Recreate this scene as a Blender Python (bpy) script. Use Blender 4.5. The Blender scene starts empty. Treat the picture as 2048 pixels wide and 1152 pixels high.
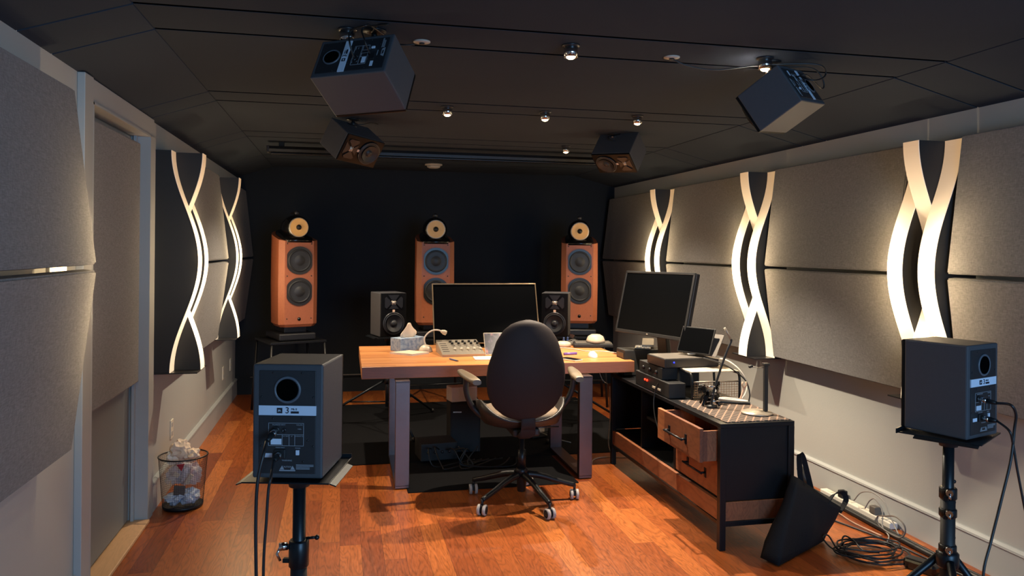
import bpy, bmesh, math, random
from mathutils import Vector, Matrix, Euler, noise
PI = math.pi
D = bpy.data
SC = bpy.context.scene
C = SC.collection
random.seed(4)

# ------------------------------------------------------------------ camera
cam_d = D.cameras.new('camera')
cam = D.objects.new('camera', cam_d)
C.objects.link(cam)
F = 1530.0
cam_d.sensor_width = 36.0
cam_d.lens = F / 2048 * 36
cam_d.shift_y = -78 / 2048
cam_d.clip_start = 0.05
yaw = math.atan(339 / 1530)
cam.matrix_world = (Matrix.Translation((0, 0, 1.5)) @ Matrix.Rotation(-yaw, 4, 'Z')
                    @ Matrix.Rotation(PI / 2, 4, 'X') @ Matrix.Rotation(math.atan(0.009), 4, 'Z'))
SC.camera = cam

# ------------------------------------------------------------------ world, exposure
world = D.worlds.new('world')
SC.world = world
world.use_nodes = True
bgn = world.node_tree.nodes['Background']
bgn.inputs[0].default_value = (0.16, 0.30, 0.52, 1)
bgn.inputs[1].default_value = 0.5
SC.view_settings.view_transform = 'Standard'
SC.view_settings.look = 'None'
SC.view_settings.gamma = 1
SC.view_settings.exposure = 0.35
SC.view_settings.use_curve_mapping = False

# daylight through the window behind the camera
WIN = (0.6, 2.6, 0.95, 2.1)          # x0, x1, z0, z1 in the rear wall
REAR = -1.7


def area_light(name, loc, rot, sx, sy, energy, color):
    l = D.lights.new(name, 'AREA')
    l.shape = 'RECTANGLE'
    l.size = sx
    l.size_y = sy
    l.energy = energy
    l.color = color
    o = D.objects.new(name, l)
    C.objects.link(o)
    o.location = loc
    o.rotation_euler = rot
    return o


area_light('window_daylight', (1.6, REAR - 0.12, 1.52), (PI / 2, 0, 0), 2.0, 1.15, 110, (0.31, 0.61, 1.0))

# ceiling downlights: x, y, watts, cone angle, blend, tilt towards the camera (degrees)
DOWNLIGHTS = [(0.011, 2.94, 100, 98, 0.6, 0), (0.887, 2.945, 12, 110, 0.9, 0), (1.741, 2.935, 150, 98, 0.6, 0),
              (0.585, 4.40, 16, 78, 0.10, 38.5), (1.171, 4.408, 125, 78, 0.08, 38.5), (1.75, 4.393, 270, 98, 0.6, 0),
              (0.03, 5.85, 120, 124, 0.75, 0), (1.722, 5.83, 120, 124, 0.75, 0)]
WARM = (1.0, 0.83, 0.62)


# ------------------------------------------------------------------ materials
def lin(c):
    return tuple(((x / 255) / 12.92 if x / 255 <= 0.04045 else ((x / 255 + 0.055) / 1.055) ** 2.4) for x in c)


def mat(name, rgb, rough=0.5, metal=0.0, var=0.08, scale=30.0, bump=0.0, bscale=200.0, spec=0.5,
        emis=None, estr=0.0, trans=0.0, alpha=1.0, coat=0.0):
    m = D.materials.new(name)
    m.use_nodes = True
    nt = m.node_tree
    b = nt.nodes['Principled BSDF']
    col = lin(rgb)
    tc = nt.nodes.new('ShaderNodeTexCoord')
    nz = nt.nodes.new('ShaderNodeTexNoise')
    nz.inputs['Scale'].default_value = scale
    nz.inputs['Detail'].default_value = 3
    nt.links.new(tc.outputs['Object'], nz.inputs['Vector'])
    mx = nt.nodes.new('ShaderNodeMix')
    mx.data_type = 'RGBA'
    mx.inputs[6].default_value = tuple(c * (1 - var) for c in col) + (1,)
    mx.inputs[7].default_value = tuple(min(1, c * (1 + var)) for c in col) + (1,)
    nt.links.new(nz.outputs['Fac'], mx.inputs[0])
    nt.links.new(mx.outputs[2], b.inputs['Base Color'])
    b.inputs['Roughness'].default_value = rough
    b.inputs['Metallic'].default_value = metal
    b.inputs['Specular IOR Level'].default_value = spec
    b.inputs['Transmission Weight'].default_value = trans
    b.inputs['Coat Weight'].default_value = coat
    b.inputs['Alpha'].default_value = alpha
    if emis:
        b.inputs['Emission Color'].default_value = lin(emis) + (1,)
        b.inputs['Emission Strength'].default_value = estr
    if bump:
        n2 = nt.nodes.new('ShaderNodeTexNoise')
        n2.inputs['Scale'].default_value = bscale
        n2.inputs['Detail'].default_value = 2
        nt.links.new(tc.outputs['Object'], n2.inputs['Vector'])
        bp = nt.nodes.new('ShaderNodeBump')
        bp.inputs['Strength'].default_value = bump
        bp.inputs['Distance'].default_value = 0.002
        nt.links.new(n2.outputs['Fac'], bp.inputs['Height'])
        nt.links.new(bp.outputs[0], b.inputs['Normal'])
    return m


class N:
    """tiny node helper"""
    def __init__(s, m):
        m.use_nodes = True
        s.t = m.node_tree
        s.b = s.t.nodes['Principled BSDF']

    def new(s, typ, **kw):
        n = s.t.nodes.new(typ)
        for k, v in kw.items():
            setattr(n, k, v)
        return n

    def link(s, a, b):
        s.t.links.new(a, b)

    def math(s, op, a, b=None, c=None):
        n = s.new('ShaderNodeMath', operation=op)
        for i, v in enumerate((a, b, c)):
            if v is None:
                continue
            if isinstance(v, (int, float)):
                n.inputs[i].default_value = v
            else:
                s.link(v, n.inputs[i])
        return n.outputs[0]


def wood_planks(name, W, L, stops, rough, gap=0.0022, along='Y', grain=1.0, seam=0.35, bump=0.25, rot_obj='Object'):
    m = D.materials.new(name)
    g = N(m)
    tc = g.new('ShaderNodeTexCoord')
    sep = g.new('ShaderNodeSeparateXYZ')
    g.link(tc.outputs[rot_obj], sep.inputs[0])
    a, b_ = ('X', 'Y') if along == 'Y' else ('Y', 'X')
    across, along_ = sep.outputs[a], sep.outputs[b_]
    xs = g.math('DIVIDE', across, W)
    xi = g.math('FLOOR', xs)
    wn = g.new('ShaderNodeTexWhiteNoise', noise_dimensions='1D')
    g.link(xi, wn.inputs['W'])
    yo = g.math('MULTIPLY_ADD', wn.outputs['Value'], 7.3, g.math('DIVIDE', along_, L))
    yi = g.math('FLOOR', yo)
    cmb = g.new('ShaderNodeCombineXYZ')
    g.link(xi, cmb.inputs[0])
    g.link(yi, cmb.inputs[1])
    w2 = g.new('ShaderNodeTexWhiteNoise', noise_dimensions='3D')
    g.link(cmb.outputs[0], w2.inputs['Vector'])
    # grain coordinates shifted per plank
    off = g.new('ShaderNodeVectorMath', operation='SCALE')
    g.link(w2.outputs['Color'], off.inputs[0])
    off.inputs['Scale'].default_value = 13.0
    sc = g.new('ShaderNodeVectorMath', operation='MULTIPLY')
    g.link(tc.outputs[rot_obj], sc.inputs[0])
    sc.inputs[1].default_value = (9, 1.3, 4) if along == 'Y' else (1.3, 9, 9)
    ad = g.new('ShaderNodeVectorMath', operation='ADD')
    g.link(sc.outputs[0], ad.inputs[0])
    g.link(off.outputs[0], ad.inputs[1])
    nz = g.new('ShaderNodeTexNoise')
    nz.inputs['Scale'].default_value = 1.0
    nz.inputs['Detail'].default_value = 2.5
    nz.inputs['Distortion'].default_value = 0.4
    g.link(ad.outputs[0], nz.inputs['Vector'])
    rings = g.math('SINE', g.math('MULTIPLY', nz.outputs['Fac'], 58.0))
    rings = g.math('POWER', g.math('ABSOLUTE', rings), 0.5)
    fine = g.new('ShaderNodeTexNoise')
    fine.inputs['Scale'].default_value = 14.0
    fine.inputs['Detail'].default_value = 3
    g.link(ad.outputs[0], fine.inputs['Vector'])
    ramp = g.new('ShaderNodeValToRGB')
    els = ramp.color_ramp.elements
    els[0].position = stops[0][0]
    els[0].color = lin(stops[0][1]) + (1,)
    els[1].position = stops[-1][0]
    els[1].color = lin(stops[-1][1]) + (1,)
    for p, c in stops[1:-1]:
        e = els.new(p)
        e.color = lin(c) + (1,)
    g.link(w2.outputs['Value'], ramp.inputs[0])
    # grain darkening
    gr = g.math('ADD', g.math('MULTIPLY', g.math('SUBTRACT', rings, 1.0), 0.26 * grain),
                g.math('MULTIPLY', g.math('SUBTRACT', fine.outputs['Fac'], 0.5), 0.5 * grain))
    val = g.math('ADD', gr, 1.04)
    fx = g.math('FRACT', xs)
    fy = g.math('FRACT', yo)
    ex = g.math('MINIMUM', fx, g.math('SUBTRACT', 1.0, fx))
    ey = g.math('MINIMUM', fy, g.math('SUBTRACT', 1.0, fy))
    sx = g.math('LESS_THAN', ex, gap / W / 2)
    sy = g.math('LESS_THAN', ey, gap / L / 2)
    sm = g.math('MAXIMUM', sx, sy)
    val = g.math('MULTIPLY', val, g.math('SUBTRACT', 1.0, g.math('MULTIPLY', sm, seam)))
    hs = g.new('ShaderNodeVectorMath', operation='SCALE')
    g.link(ramp.outputs[0], hs.inputs[0])
    g.link(val, hs.inputs['Scale'])
    g.link(hs.outputs[0], g.b.inputs['Base Color'])
    g.b.inputs['Roughness'].default_value = rough
    rr = g.math('MULTIPLY_ADD', fine.outputs['Fac'], 0.15, rough - 0.07)
    g.link(rr, g.b.inputs['Roughness'])
    bp = g.new('ShaderNodeBump')
    bp.inputs['Strength'].default_value = bump
    bp.inputs['Distance'].default_value = 0.001
    g.link(val, bp.inputs['Height'])
    g.link(bp.outputs[0], g.b.inputs['Normal'])
    return m


def fabric(name, rgb, var=0.12, scale=260.0):
    m = D.materials.new(name)
    g = N(m)
    tc = g.new('ShaderNodeTexCoord')
    w1 = g.new('ShaderNodeTexNoise')
    w1.inputs['Scale'].default_value = scale
    w1.inputs['Detail'].default_value = 4
    mp1 = g.new('ShaderNodeVectorMath', operation='MULTIPLY')
    mp1.inputs[1].default_value = (1, 1, 0.18)
    mp2 = g.new('ShaderNodeVectorMath', operation='MULTIPLY')
    mp2.inputs[1].default_value = (0.18, 0.18, 1)
    g.link(tc.outputs['Object'], mp1.inputs[0])
    g.link(tc.outputs['Object'], mp2.inputs[0])
    g.link(mp1.outputs[0], w1.inputs['Vector'])
    w2 = g.new('ShaderNodeTexNoise')
    w2.inputs['Scale'].default_value = scale
    w2.inputs['Detail'].default_value = 4
    g.link(mp2.outputs[0], w2.inputs['Vector'])
    s = g.math('ADD', w1.outputs['Fac'], w2.outputs['Fac'])
    v = g.math('MULTIPLY_ADD', g.math('SUBTRACT', s, 1.0), var * 6, 1.0)
    hs = g.new('ShaderNodeVectorMath', operation='SCALE')
    hs.inputs[0].default_value = lin(rgb)
    g.link(v, hs.inputs['Scale'])
    g.link(hs.outputs[0], g.b.inputs['Base Color'])
    g.b.inputs['Roughness'].default_value = 0.95
    g.b.inputs['Specular IOR Level'].default_value = 0.15
    bp = g.new('ShaderNodeBump')
    bp.inputs['Strength'].default_value = 0.4
    bp.inputs['Distance'].default_value = 0.001
    g.link(s, bp.inputs['Height'])
    g.link(bp.outputs[0], g.b.inputs['Normal'])
    return m


def glow_mat(name, top, mid, strength, centre, width, base_stops):
    """ribbon strip with its brightness by height painted into the emission"""
    m = D.materials.new(name)
    g = N(m)
    tc = g.new('ShaderNodeTexCoord')
    sep = g.new('ShaderNodeSeparateXYZ')
    g.link(tc.outputs['Object'], sep.inputs[0])
    r = g.new('ShaderNodeValToRGB')
    e = r.color_ramp.elements
    e[0].position = 0.0
    e[0].color = lin(mid) + (1,)
    e[1].position = 1.0
    e[1].color = lin(top) + (1,)
    k = e.new(0.45)
    k.color = lin(mid) + (1,)
    k = e.new(0.72)
    k.color = tuple(a * 0.55 + b * 0.45 for a, b in zip(lin(top), lin(mid))) + (1,)
    g.link(g.math('DIVIDE', g.math('SUBTRACT', sep.outputs['Z'], 0.77), 1.28), r.inputs[0])
    t = g.math('DIVIDE', g.math('SUBTRACT', sep.outputs['Z'], centre), width)
    ga = g.math('POWER', 2.718, g.math('MULTIPLY', g.math('MULTIPLY', t, t), -1.0))
    lv = g.new('ShaderNodeValToRGB')
    le = lv.color_ramp.elements
    le[0].position, le[0].color = base_stops[0][0], (base_stops[0][1],) * 3 + (1,)
    le[1].position, le[1].color = base_stops[-1][0], (base_stops[-1][1],) * 3 + (1,)
    for p_, v_ in base_stops[1:-1]:
        q_ = le.new(p_)
        q_.color = (v_, v_, v_, 1)
    g.link(g.math('DIVIDE', g.math('SUBTRACT', sep.outputs['Z'], 0.77), 1.28), lv.inputs[0])
    st = g.math('ADD', g.math('MULTIPLY', ga, strength), lv.outputs[0])
    g.link(r.outputs[0], g.b.inputs['Emission Color'])
    g.link(st, g.b.inputs['Emission Strength'])
    g.b.inputs['Base Color'].default_value = (0.7, 0.68, 0.63, 1)
    g.b.inputs['Roughness'].default_value = 0.6
    return m


M = {}
M['floor'] = wood_planks('wood_floor', 0.105, 1.05,
                         [(0.0, (118, 54, 24)), (0.15, (140, 70, 30)), (0.7, (158, 84, 36)), (1.0, (178, 102, 48))], 0.33, grain=1.7, seam=0.5)
M['desk'] = wood_planks('butcher_block', 0.045, 0.9,
                        [(0.0, (180, 112, 62)), (0.5, (196, 128, 72)), (1.0, (208, 142, 84))], 0.38, gap=0.0008, along='X', grain=0.5, seam=0.2, bump=0.05)
M['deskedge'] = wood_planks('shaded_desk_edge_wood', 0.3, 0.9,
                            [(0.0, (118, 72, 58)), (1.0, (128, 80, 64))], 0.5, gap=0.0, along='X', grain=0.5, seam=0.0, bump=0.05)  # darker than the top: shade of the front face put into the colour
M['cherry'] = wood_planks('cherry_veneer', 0.6, 3.0,
                          [(0.0, (142, 78, 50)), (1.0, (152, 86, 56))], 0.5, gap=0.0, grain=0.45, seam=0.0, bump=0.02)
M['rustic'] = wood_planks('rustic_wood', 0.09, 0.5,
                          [(0.0, (104, 60, 38)), (0.5, (136, 82, 50)), (1.0, (164, 106, 66))], 0.6, gap=0.0015, along='Y', grain=1.2)
M['threshold'] = wood_planks('pale_threshold_wood', 0.3, 2.0, [(0.0, (206, 160, 116)), (1.0, (214, 170, 124))], 0.45, gap=0.0, grain=0.4, seam=0)
M['wall'] = mat('wall_paint', (176, 177, 172), 0.55, var=0.02, scale=3, bump=0.15, bscale=120)
M['trim'] = mat('trim_paint', (168, 170, 168), 0.4, var=0.02, scale=4)
M['door'] = mat('door_paint', (118, 121, 119), 0.5, var=0.03, scale=3)
M['ceil'] = mat('black_ceiling_fabric', (55, 62, 72), 0.95, var=0.10, scale=1.5, bump=0.3, bscale=350, spec=0.05)
M['gapdark'] = mat('painted_recess_shade', (5, 5, 5), 1.0, spec=0.0)  # near black painted into recesses for their shade
M['blackwall'] = mat('black_back_wall', (38, 41, 45), 0.95, var=0.1, scale=2, bump=0.4, bscale=60, spec=0.1)
M['fabric'] = fabric('acoustic_fabric', (128, 127, 127))
M['fabricdark'] = fabric('acoustic_fabric_dark', (52, 52, 54))
M['black'] = mat('matte_black', (22, 22, 24), 0.55, var=0.15, bump=0.1)
M['satin'] = mat('satin_black', (30, 30, 33), 0.35, var=0.1)
M['gloss'] = mat('gloss_black', (9, 9, 11), 0.18, var=0.1)
M['vinyl'] = mat('speaker_vinyl', (66, 66, 70), 0.55, var=0.06, scale=60, bump=0.25, bscale=500, spec=0.35)
M['backplate'] = mat('speaker_back_plate', (34, 34, 37), 0.45, var=0.08)
M['metalblk'] = mat('black_metal', (26, 27, 30), 0.38, metal=0.4, var=0.1, bump=0.1)
M['stand'] = mat('stand_black_metal', (30, 34, 38), 0.35, metal=0.5, var=0.1)
M['steel'] = mat('brushed_steel', (116, 100, 98), 0.38, metal=1.0, var=0.12, scale=12, bump=0.1, bscale=80)
M['chrome'] = mat('chrome', (210, 210, 212), 0.12, metal=1.0, var=0.03)
M['silver'] = mat('silver_plastic', (170, 160, 146), 0.35, metal=0.5, var=0.05)
M['gold'] = mat('gold_aluminium', (160, 138, 110), 0.4, metal=0.85, var=0.05)
M['screen'] = mat('dark_screen_glass', (4, 5, 7), 0.38, var=0.05, spec=0.06)
M['cone'] = mat('woofer_cone', (30, 30, 33), 0.5, var=0.2, scale=40)
M['rubber'] = mat('rubber_black', (20, 20, 21), 0.5, var=0.15)
M['baffle'] = mat('baffle_black', (12, 12, 13), 0.3, spec=0.18)
M['portring'] = mat('port_ring', (84, 88, 96), 0.4)
M['kevlar'] = mat('woven_yellow_cone', (226, 176, 104), 0.5, var=0.1, scale=220)
M['whitelabel'] = mat('pale_label', (196, 206, 222), 0.5, var=0.03)
M['ink'] = mat('dark_ink', (22, 24, 34), 0.5)
M['printgrey'] = mat('grey_print', (140, 144, 152), 0.5)
M['paper'] = mat('white_paper', (236, 226, 210), 0.8, var=0.04, scale=20)
M['tissue'] = mat('soft_tissue', (232, 208, 182), 0.9, var=0.05)
M['whiteplastic'] = mat('white_plastic', (226, 218, 205), 0.35, var=0.03)
M['creamplastic'] = mat('cream_plastic', (216, 200, 176), 0.4, var=0.04)
M['greyplastic'] = mat('grey_plastic', (98, 92, 86), 0.5, var=0.08)
M['cable'] = mat('black_cable', (24, 24, 26), 0.45, var=0.1)
M['cablegrey'] = mat('grey_cable', (142, 138, 132), 0.5, var=0.08)
M['cablewhite'] = mat('white_cable', (214, 206, 192), 0.5, var=0.05)
M['cabletan'] = mat('tan_cable', (170, 140, 116), 0.5, var=0.08)
M['chairback'] = mat('chair_back_shell', (40, 34, 35), 0.62, var=0.06, scale=8, bump=0.25, bscale=400, spec=0.2)
M['chairseat'] = mat('chair_seat_fabric', (120, 104, 88), 0.9, var=0.08, bump=0.3)
M['chairshell'] = mat('chair_seat_shell', (40, 36, 34), 0.42, var=0.08)
M['armpad'] = mat('arm_pad', (112, 98, 80), 0.45, var=0.06)
M['tyre'] = mat('pale_caster_tyre', (176, 168, 164), 0.5, var=0.05)
M['rug'] = mat('black_rug', (17, 17, 19), 0.97, var=0.25, scale=40, bump=0.8, bscale=300, spec=0.1)
M['bag'] = mat('black_tote_fabric', (24, 26, 29), 0.8, var=0.12, scale=12, bump=0.5, bscale=250, spec=0.3)
M['bulb'] = mat('lit_bulb', (255, 240, 215), 0.4, emis=(255, 214, 160), estr=22)
M['lens'] = mat('clear_lamp_glass', (240, 240, 240), 0.06, trans=1.0)
M['red'] = mat('red_led', (200, 20, 10), 0.4, emis=(255, 30, 10), estr=9)
M['blue'] = mat('blue_led', (20, 30, 200), 0.4, emis=(30, 40, 255), estr=3)
M['ledlit'] = mat('led_strip_lit', (255, 225, 170), 0.4, emis=(255, 215, 150), estr=6)
M['ledtape'] = mat('side_led_tape', (255, 220, 160), 0.5, emis=(255, 196, 118), estr=34)
M['glow'] = glow_mat('ribbon_painted_glow', (222, 170, 112), (255, 222, 178), 1.7, 1.38, 0.20, [(0.0, 0.66), (0.3, 0.62), (0.75, 0.46), (1.0, 0.34)])  # bright middle and dim top painted into the glow
M['glowmid'] = glow_mat('middle_ribbon_painted_glow', (222, 170, 112), (255, 222, 178), 2.8, 1.02, 0.13, [(0.0, 0.85), (0.25, 0.7), (0.38, 0.12), (0.62, 0.12), (0.74, 0.34), (1.0, 0.42)])  # recess dimmed and lower crossing brightened in the emission
M['purple'] = mat('purple_plastic', (104, 78, 150), 0.4)
M['penblue'] = mat('blue_pen_plastic', (70, 92, 140), 0.35)
M['blend'] = mat('outlet_plastic', (216, 210, 192), 0.4, var=0.02)
M['mesh'] = mat('bin_mesh_black', (22, 24, 30), 0.4, metal=0.4)
M['liner'] = mat('thin_bin_liner', (206, 204, 212), 0.35, var=0.1, scale=25, alpha=0.55)
M['redprint'] = mat('red_wrapper', (176, 40, 50), 0.5)
M['card'] = mat('pale_cardboard', (206, 190, 166), 0.8, var=0.06)
M['detector'] = mat('detector_plastic', (176, 166, 152), 0.5)
M['wrench'] = mat('tan_plastic', (214, 176, 150), 0.45)
M['pc'] = mat('dark_case', (16, 17, 19), 0.7, var=0.1)


def pattern_mat(name, kind):
    m = D.materials.new(name)
    g = N(m)
    tc = g.new('ShaderNodeTexCoord')
    if kind == 'lattice':
        sep = g.new('ShaderNodeSeparateXYZ')
        g.link(tc.outputs['Object'], sep.inputs[0])
        x = g.math('MULTIPLY', sep.outputs['X'], 22.0)
        y = g.math('MULTIPLY', sep.outputs['Y'], 15.0)
        a = g.math('ABSOLUTE', g.math('SUBTRACT', g.math('FRACT', g.math('ADD', x, y)), 0.5))
        b = g.math('ABSOLUTE', g.math('SUBTRACT', g.math('FRACT', g.math('SUBTRACT', x, y)), 0.5))
        v = g.math('GREATER_THAN', g.math('MAXIMUM', a, b), 0.40)
        mx = g.new('ShaderNodeMix', data_type='RGBA')
        mx.inputs[6].default_value = lin((50, 44, 42)) + (1,)
        mx.inputs[7].default_value = lin((140, 114, 98)) + (1,)
        g.link(v, mx.inputs[0])
        g.link(mx.outputs[2], g.b.inputs['Base Color'])
        g.b.inputs['Roughness'].default_value = 0.8
    elif kind == 'tissuebox':
        nz = g.new('ShaderNodeTexNoise')
        nz.inputs['Scale'].default_value = 45
        nz.inputs['Detail'].default_value = 6
        g.link(tc.outputs['Object'], nz.inputs['Vector'])
        r = g.new('ShaderNodeValToRGB')
        e = r.color_ramp.elements
        e[0].position = 0.35
        e[0].color = lin((108, 132, 164)) + (1,)
        e[1].position = 0.62
        e[1].color = lin((164, 178, 192)) + (1,)
        g.link(nz.outputs['Fac'], r.inputs[0])
        g.link(r.outputs[0], g.b.inputs['Base Color'])
        g.b.inputs['Roughness'].default_value = 0.6
    elif kind == 'photo':
        nz = g.new('ShaderNodeTexNoise')
        nz.inputs['Scale'].default_value = 24
        nz.inputs['Detail'].default_value = 3
        g.link(tc.outputs['Object'], nz.inputs['Vector'])
        r = g.new('ShaderNodeValToRGB')
        e = r.color_ramp.elements
        e[0].position = 0.50
        e[0].color = lin((34, 34, 54)) + (1,)
        e[1].position = 0.78
        e[1].color = lin((196, 130, 110)) + (1,)
        k = e.new(0.58)
        k.color = lin((66, 58, 84)) + (1,)
        g.link(nz.outputs['Fac'], r.inputs[0])
        g.link(r.outputs[0], g.b.inputs['Base Color'])
        g.b.inputs['Roughness'].default_value = 0.3
    return m


M['lattice'] = pattern_mat('lattice_cloth', 'lattice')
M['tissuebox'] = pattern_mat('tissue_box_print', 'tissuebox')
M['photo'] = pattern_mat('dark_photo_print', 'photo')


# ------------------------------------------------------------------ mesh builder
def rot(x=0, y=0, z=0):
    return Euler((math.radians(x), math.radians(y), math.radians(z))).to_matrix().to_4x4()


def T(*v):
    return Matrix.Translation(v)


def align(p0, p1):
    d = Vector(p1) - Vector(p0)
    return d.to_track_quat('Z', 'Y').to_matrix().to_4x4()


def smooth_path(pts, n=8, closed=False):
    P = [Vector(p) for p in pts]
    out = []
    L = len(P)
    rng = range(L if closed else L - 1)
    for i in rng:
        if closed:
            a, b, c, d = P[(i - 1) % L], P[i], P[(i + 1) % L], P[(i + 2) % L]
        else:
            a, b, c, d = P[max(i - 1, 0)], P[i], P[i + 1], P[min(i + 2, L - 1)]
        for k in range(n):
            t = k / n
            out.append(0.5 * ((2 * b) + (c - a) * t + (2 * a - 5 * b + 4 * c - d) * t * t + (3 * b - a - 3 * c + d) * t ** 3))
    if not closed:
        out.append(P[-1])
    return out


class MB:
    def __init__(s, mi=0):
        s.bm = bmesh.new()
        s.mi = mi

    def merge(s, tb, Mx=None):
        if Mx is not None:
            bmesh.ops.transform(tb, matrix=Mx, verts=tb.verts)
        vm = {}
        for v in tb.verts:
            vm[v] = s.bm.verts.new(v.co)
        for f in tb.faces:
            try:
                nf = s.bm.faces.new([vm[v] for v in f.verts])
                nf.material_index = s.mi
                nf.smooth = f.smooth
            except ValueError:
                pass
        tb.free()
        return s

    def box(s, c, size, R=None, bev=0.0, seg=2, taper=None):
        tb = bmesh.new()
        bmesh.ops.create_cube(tb, size=1)
        for v in tb.verts:
            if taper and v.co.z > 0:
                v.co.x *= taper
                v.co.y *= taper
            v.co = Vector((v.co.x * size[0], v.co.y * size[1], v.co.z * size[2]))
        if bev:
            bmesh.ops.bevel(tb, geom=list(tb.edges), offset=bev, segments=seg, affect='EDGES', profile=0.5)
        return s.merge(tb, T(*c) @ (R or Matrix()))

    def bb(s, x0, x1, y0, y1, z0, z1, bev=0.0, R=None):
        return s.box(((x0 + x1) / 2, (y0 + y1) / 2, (z0 + z1) / 2), (abs(x1 - x0), abs(y1 - y0), abs(z1 - z0)), R, bev)

    def cyl(s, p0, p1, r0, r1=None, n=20, caps=True):
        r1 = r0 if r1 is None else r1
        A = align(p0, p1)
        L = (Vector(p1) - Vector(p0)).length
        return s.lathe([(r0, 0), (r1, L)], n, T(*p0) @ A, caps)

    def lathe(s, prof, n=24, Mx=None, caps=True):
        tb = bmesh.new()
        rings = []
        for r, z in prof:
            if r < 1e-6:
                rings.append([tb.verts.new((0, 0, z))])
            else:
                rings.append([tb.verts.new((r * math.cos(2 * PI * k / n), r * math.sin(2 * PI * k / n), z)) for k in range(n)])
        for a, b in zip(rings, rings[1:]):
            for k in range(n):
                k2 = (k + 1) % n
                if len(a) == 1 and len(b) == 1:
                    continue
                if len(a) == 1:
                    f = tb.faces.new((a[0], b[k2], b[k]))
                elif len(b) == 1:
                    f = tb.faces.new((a[k], a[k2], b[0]))
                else:
                    f = tb.faces.new((a[k], a[k2], b[k2], b[k]))
                f.smooth = True
        if caps:
            if len(rings[0]) > 1:
                tb.faces.new(list(reversed(rings[0])))
            if len(rings[-1]) > 1:
                tb.faces.new(rings[-1])
        return s.merge(tb, Mx)

    def tube(s, pts, r, n=8, closed=False, caps=True):
        tb = bmesh.new()
        P = [Vector(p) for p in pts]
        L = len(P)
        up = Vector((0.13, 0.21, 0.97)).normalized()
        rings = []
        prev = None
        for i, p in enumerate(P):
            if closed:
                d = P[(i + 1) % L] - P[(i - 1) % L]
            else:
                d = P[min(i + 1, L - 1)] - P[max(i - 1, 0)]
            if d.length < 1e-9:
                d = Vector((0, 0, 1))
            d.normalize()
            if prev is None:
                u = d.cross(up)
                if u.length < 1e-3:
                    u = d.cross(Vector((1, 0, 0)))
            else:
                u = prev - d * prev.dot(d)
            u.normalize()
            prev = u
            w = d.cross(u)
            rr = r[i] if isinstance(r, (list, tuple)) else r
            rings.append([tb.verts.new(p + (u * math.cos(2 * PI * k / n) + w * math.sin(2 * PI * k / n)) * rr) for k in range(n)])
        prs = list(zip(rings, rings[1:]))
        if closed:
            prs.append((rings[-1], rings[0]))
        for a, b in prs:
            for k in range(n):
                k2 = (k + 1) % n
                f = tb.faces.new((a[k], a[k2], b[k2], b[k]))
                f.smooth = True
        if caps and not closed:
            tb.faces.new(list(reversed(rings[0])))
            tb.faces.new(rings[-1])
        return s.merge(tb)

    def prism(s, poly, axis, a, b, Mx=None, smooth=False):
        """polygon (list of 2-tuples) extruded along axis 'x','y','z' between a and b"""
        tb = bmesh.new()

        def mk(p, t):
            return {'x': (t, p[0], p[1]), 'y': (p[0], t, p[1]), 'z': (p[0], p[1], t)}[axis]
        A = [tb.verts.new(mk(p, a)) for p in poly]
        B = [tb.verts.new(mk(p, b)) for p in poly]
        n = len(poly)
        for k in range(n):
            k2 = (k + 1) % n
            f = tb.faces.new((A[k], A[k2], B[k2], B[k]))
            f.smooth = smooth
        tb.faces.new(list(reversed(A)))
        tb.faces.new(B)
        bmesh.ops.recalc_face_normals(tb, faces=tb.faces)
        return s.merge(tb, Mx)

    def loft(s, rings, close=True, caps=True, smooth=True):
        tb = bmesh.new()
        R = [[tb.verts.new(p) for p in r] for r in rings]
        for a, b in zip(R, R[1:]):
            n = len(a)
            for k in range(n if close else n - 1):
                k2 = (k + 1) % n
                f = tb.faces.new((a[k], a[k2], b[k2], b[k]))
                f.smooth = smooth
        if caps and close:
            tb.faces.new(list(reversed(R[0])))
            tb.faces.new(R[-1])
        bmesh.ops.recalc_face_normals(tb, faces=tb.faces)
        return s.merge(tb)

    def sphere(s, c, rx, ry=None, rz=None, u=24, v=14, Mx=None, lo=-PI / 2, hi=PI / 2):
        ry = rx if ry is None else ry
        rz = rx if rz is None else rz
        prof = [(math.cos(lo + (hi - lo) * k / v), math.sin(lo + (hi - lo) * k / v)) for k in range(v + 1)]
        prof = [(max(0, a), b) for a, b in prof]
        return s.lathe(prof, u, T(*c) @ (Mx or Matrix()) @ Matrix.Diagonal((rx, ry, rz, 1)))

    def text(s, body, size, Mx, extrude=0.0004):
        cu = D.curves.new('lettering', 'FONT')
        cu.body = body
        cu.size = size
        cu.extrude = extrude
        cu.align_x = 'CENTER'
        cu.align_y = 'CENTER'
        o = D.objects.new('lettering', cu)
        C.objects.link(o)
        bpy.context.view_layer.update()
        me = D.meshes.new_from_object(o.evaluated_get(bpy.context.evaluated_depsgraph_get()))
        tb = bmesh.new()
        tb.from_mesh(me)
        D.objects.remove(o)
        D.curves.remove(cu)
        D.meshes.remove(me)
        return s.merge(tb, Mx)

    def build(s, name, mats, parent=None, kind=None, label=None):
        me = D.meshes.new(name)
        s.bm.to_mesh(me)
        s.bm.free()
        for m_ in (mats if isinstance(mats, (list, tuple)) else [mats]):
            me.materials.append(M[m_])
        o = D.objects.new(name, me)
        C.objects.link(o)
        if parent is not None:
            o.parent = parent
        if kind:
            o['kind'] = kind
        if label:
            o['label'] = label
        return o


def tag(o, label, cat, group=None):
    o['label'] = label
    o['category'] = cat
    if group:
        o['group'] = group
    return o


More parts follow.
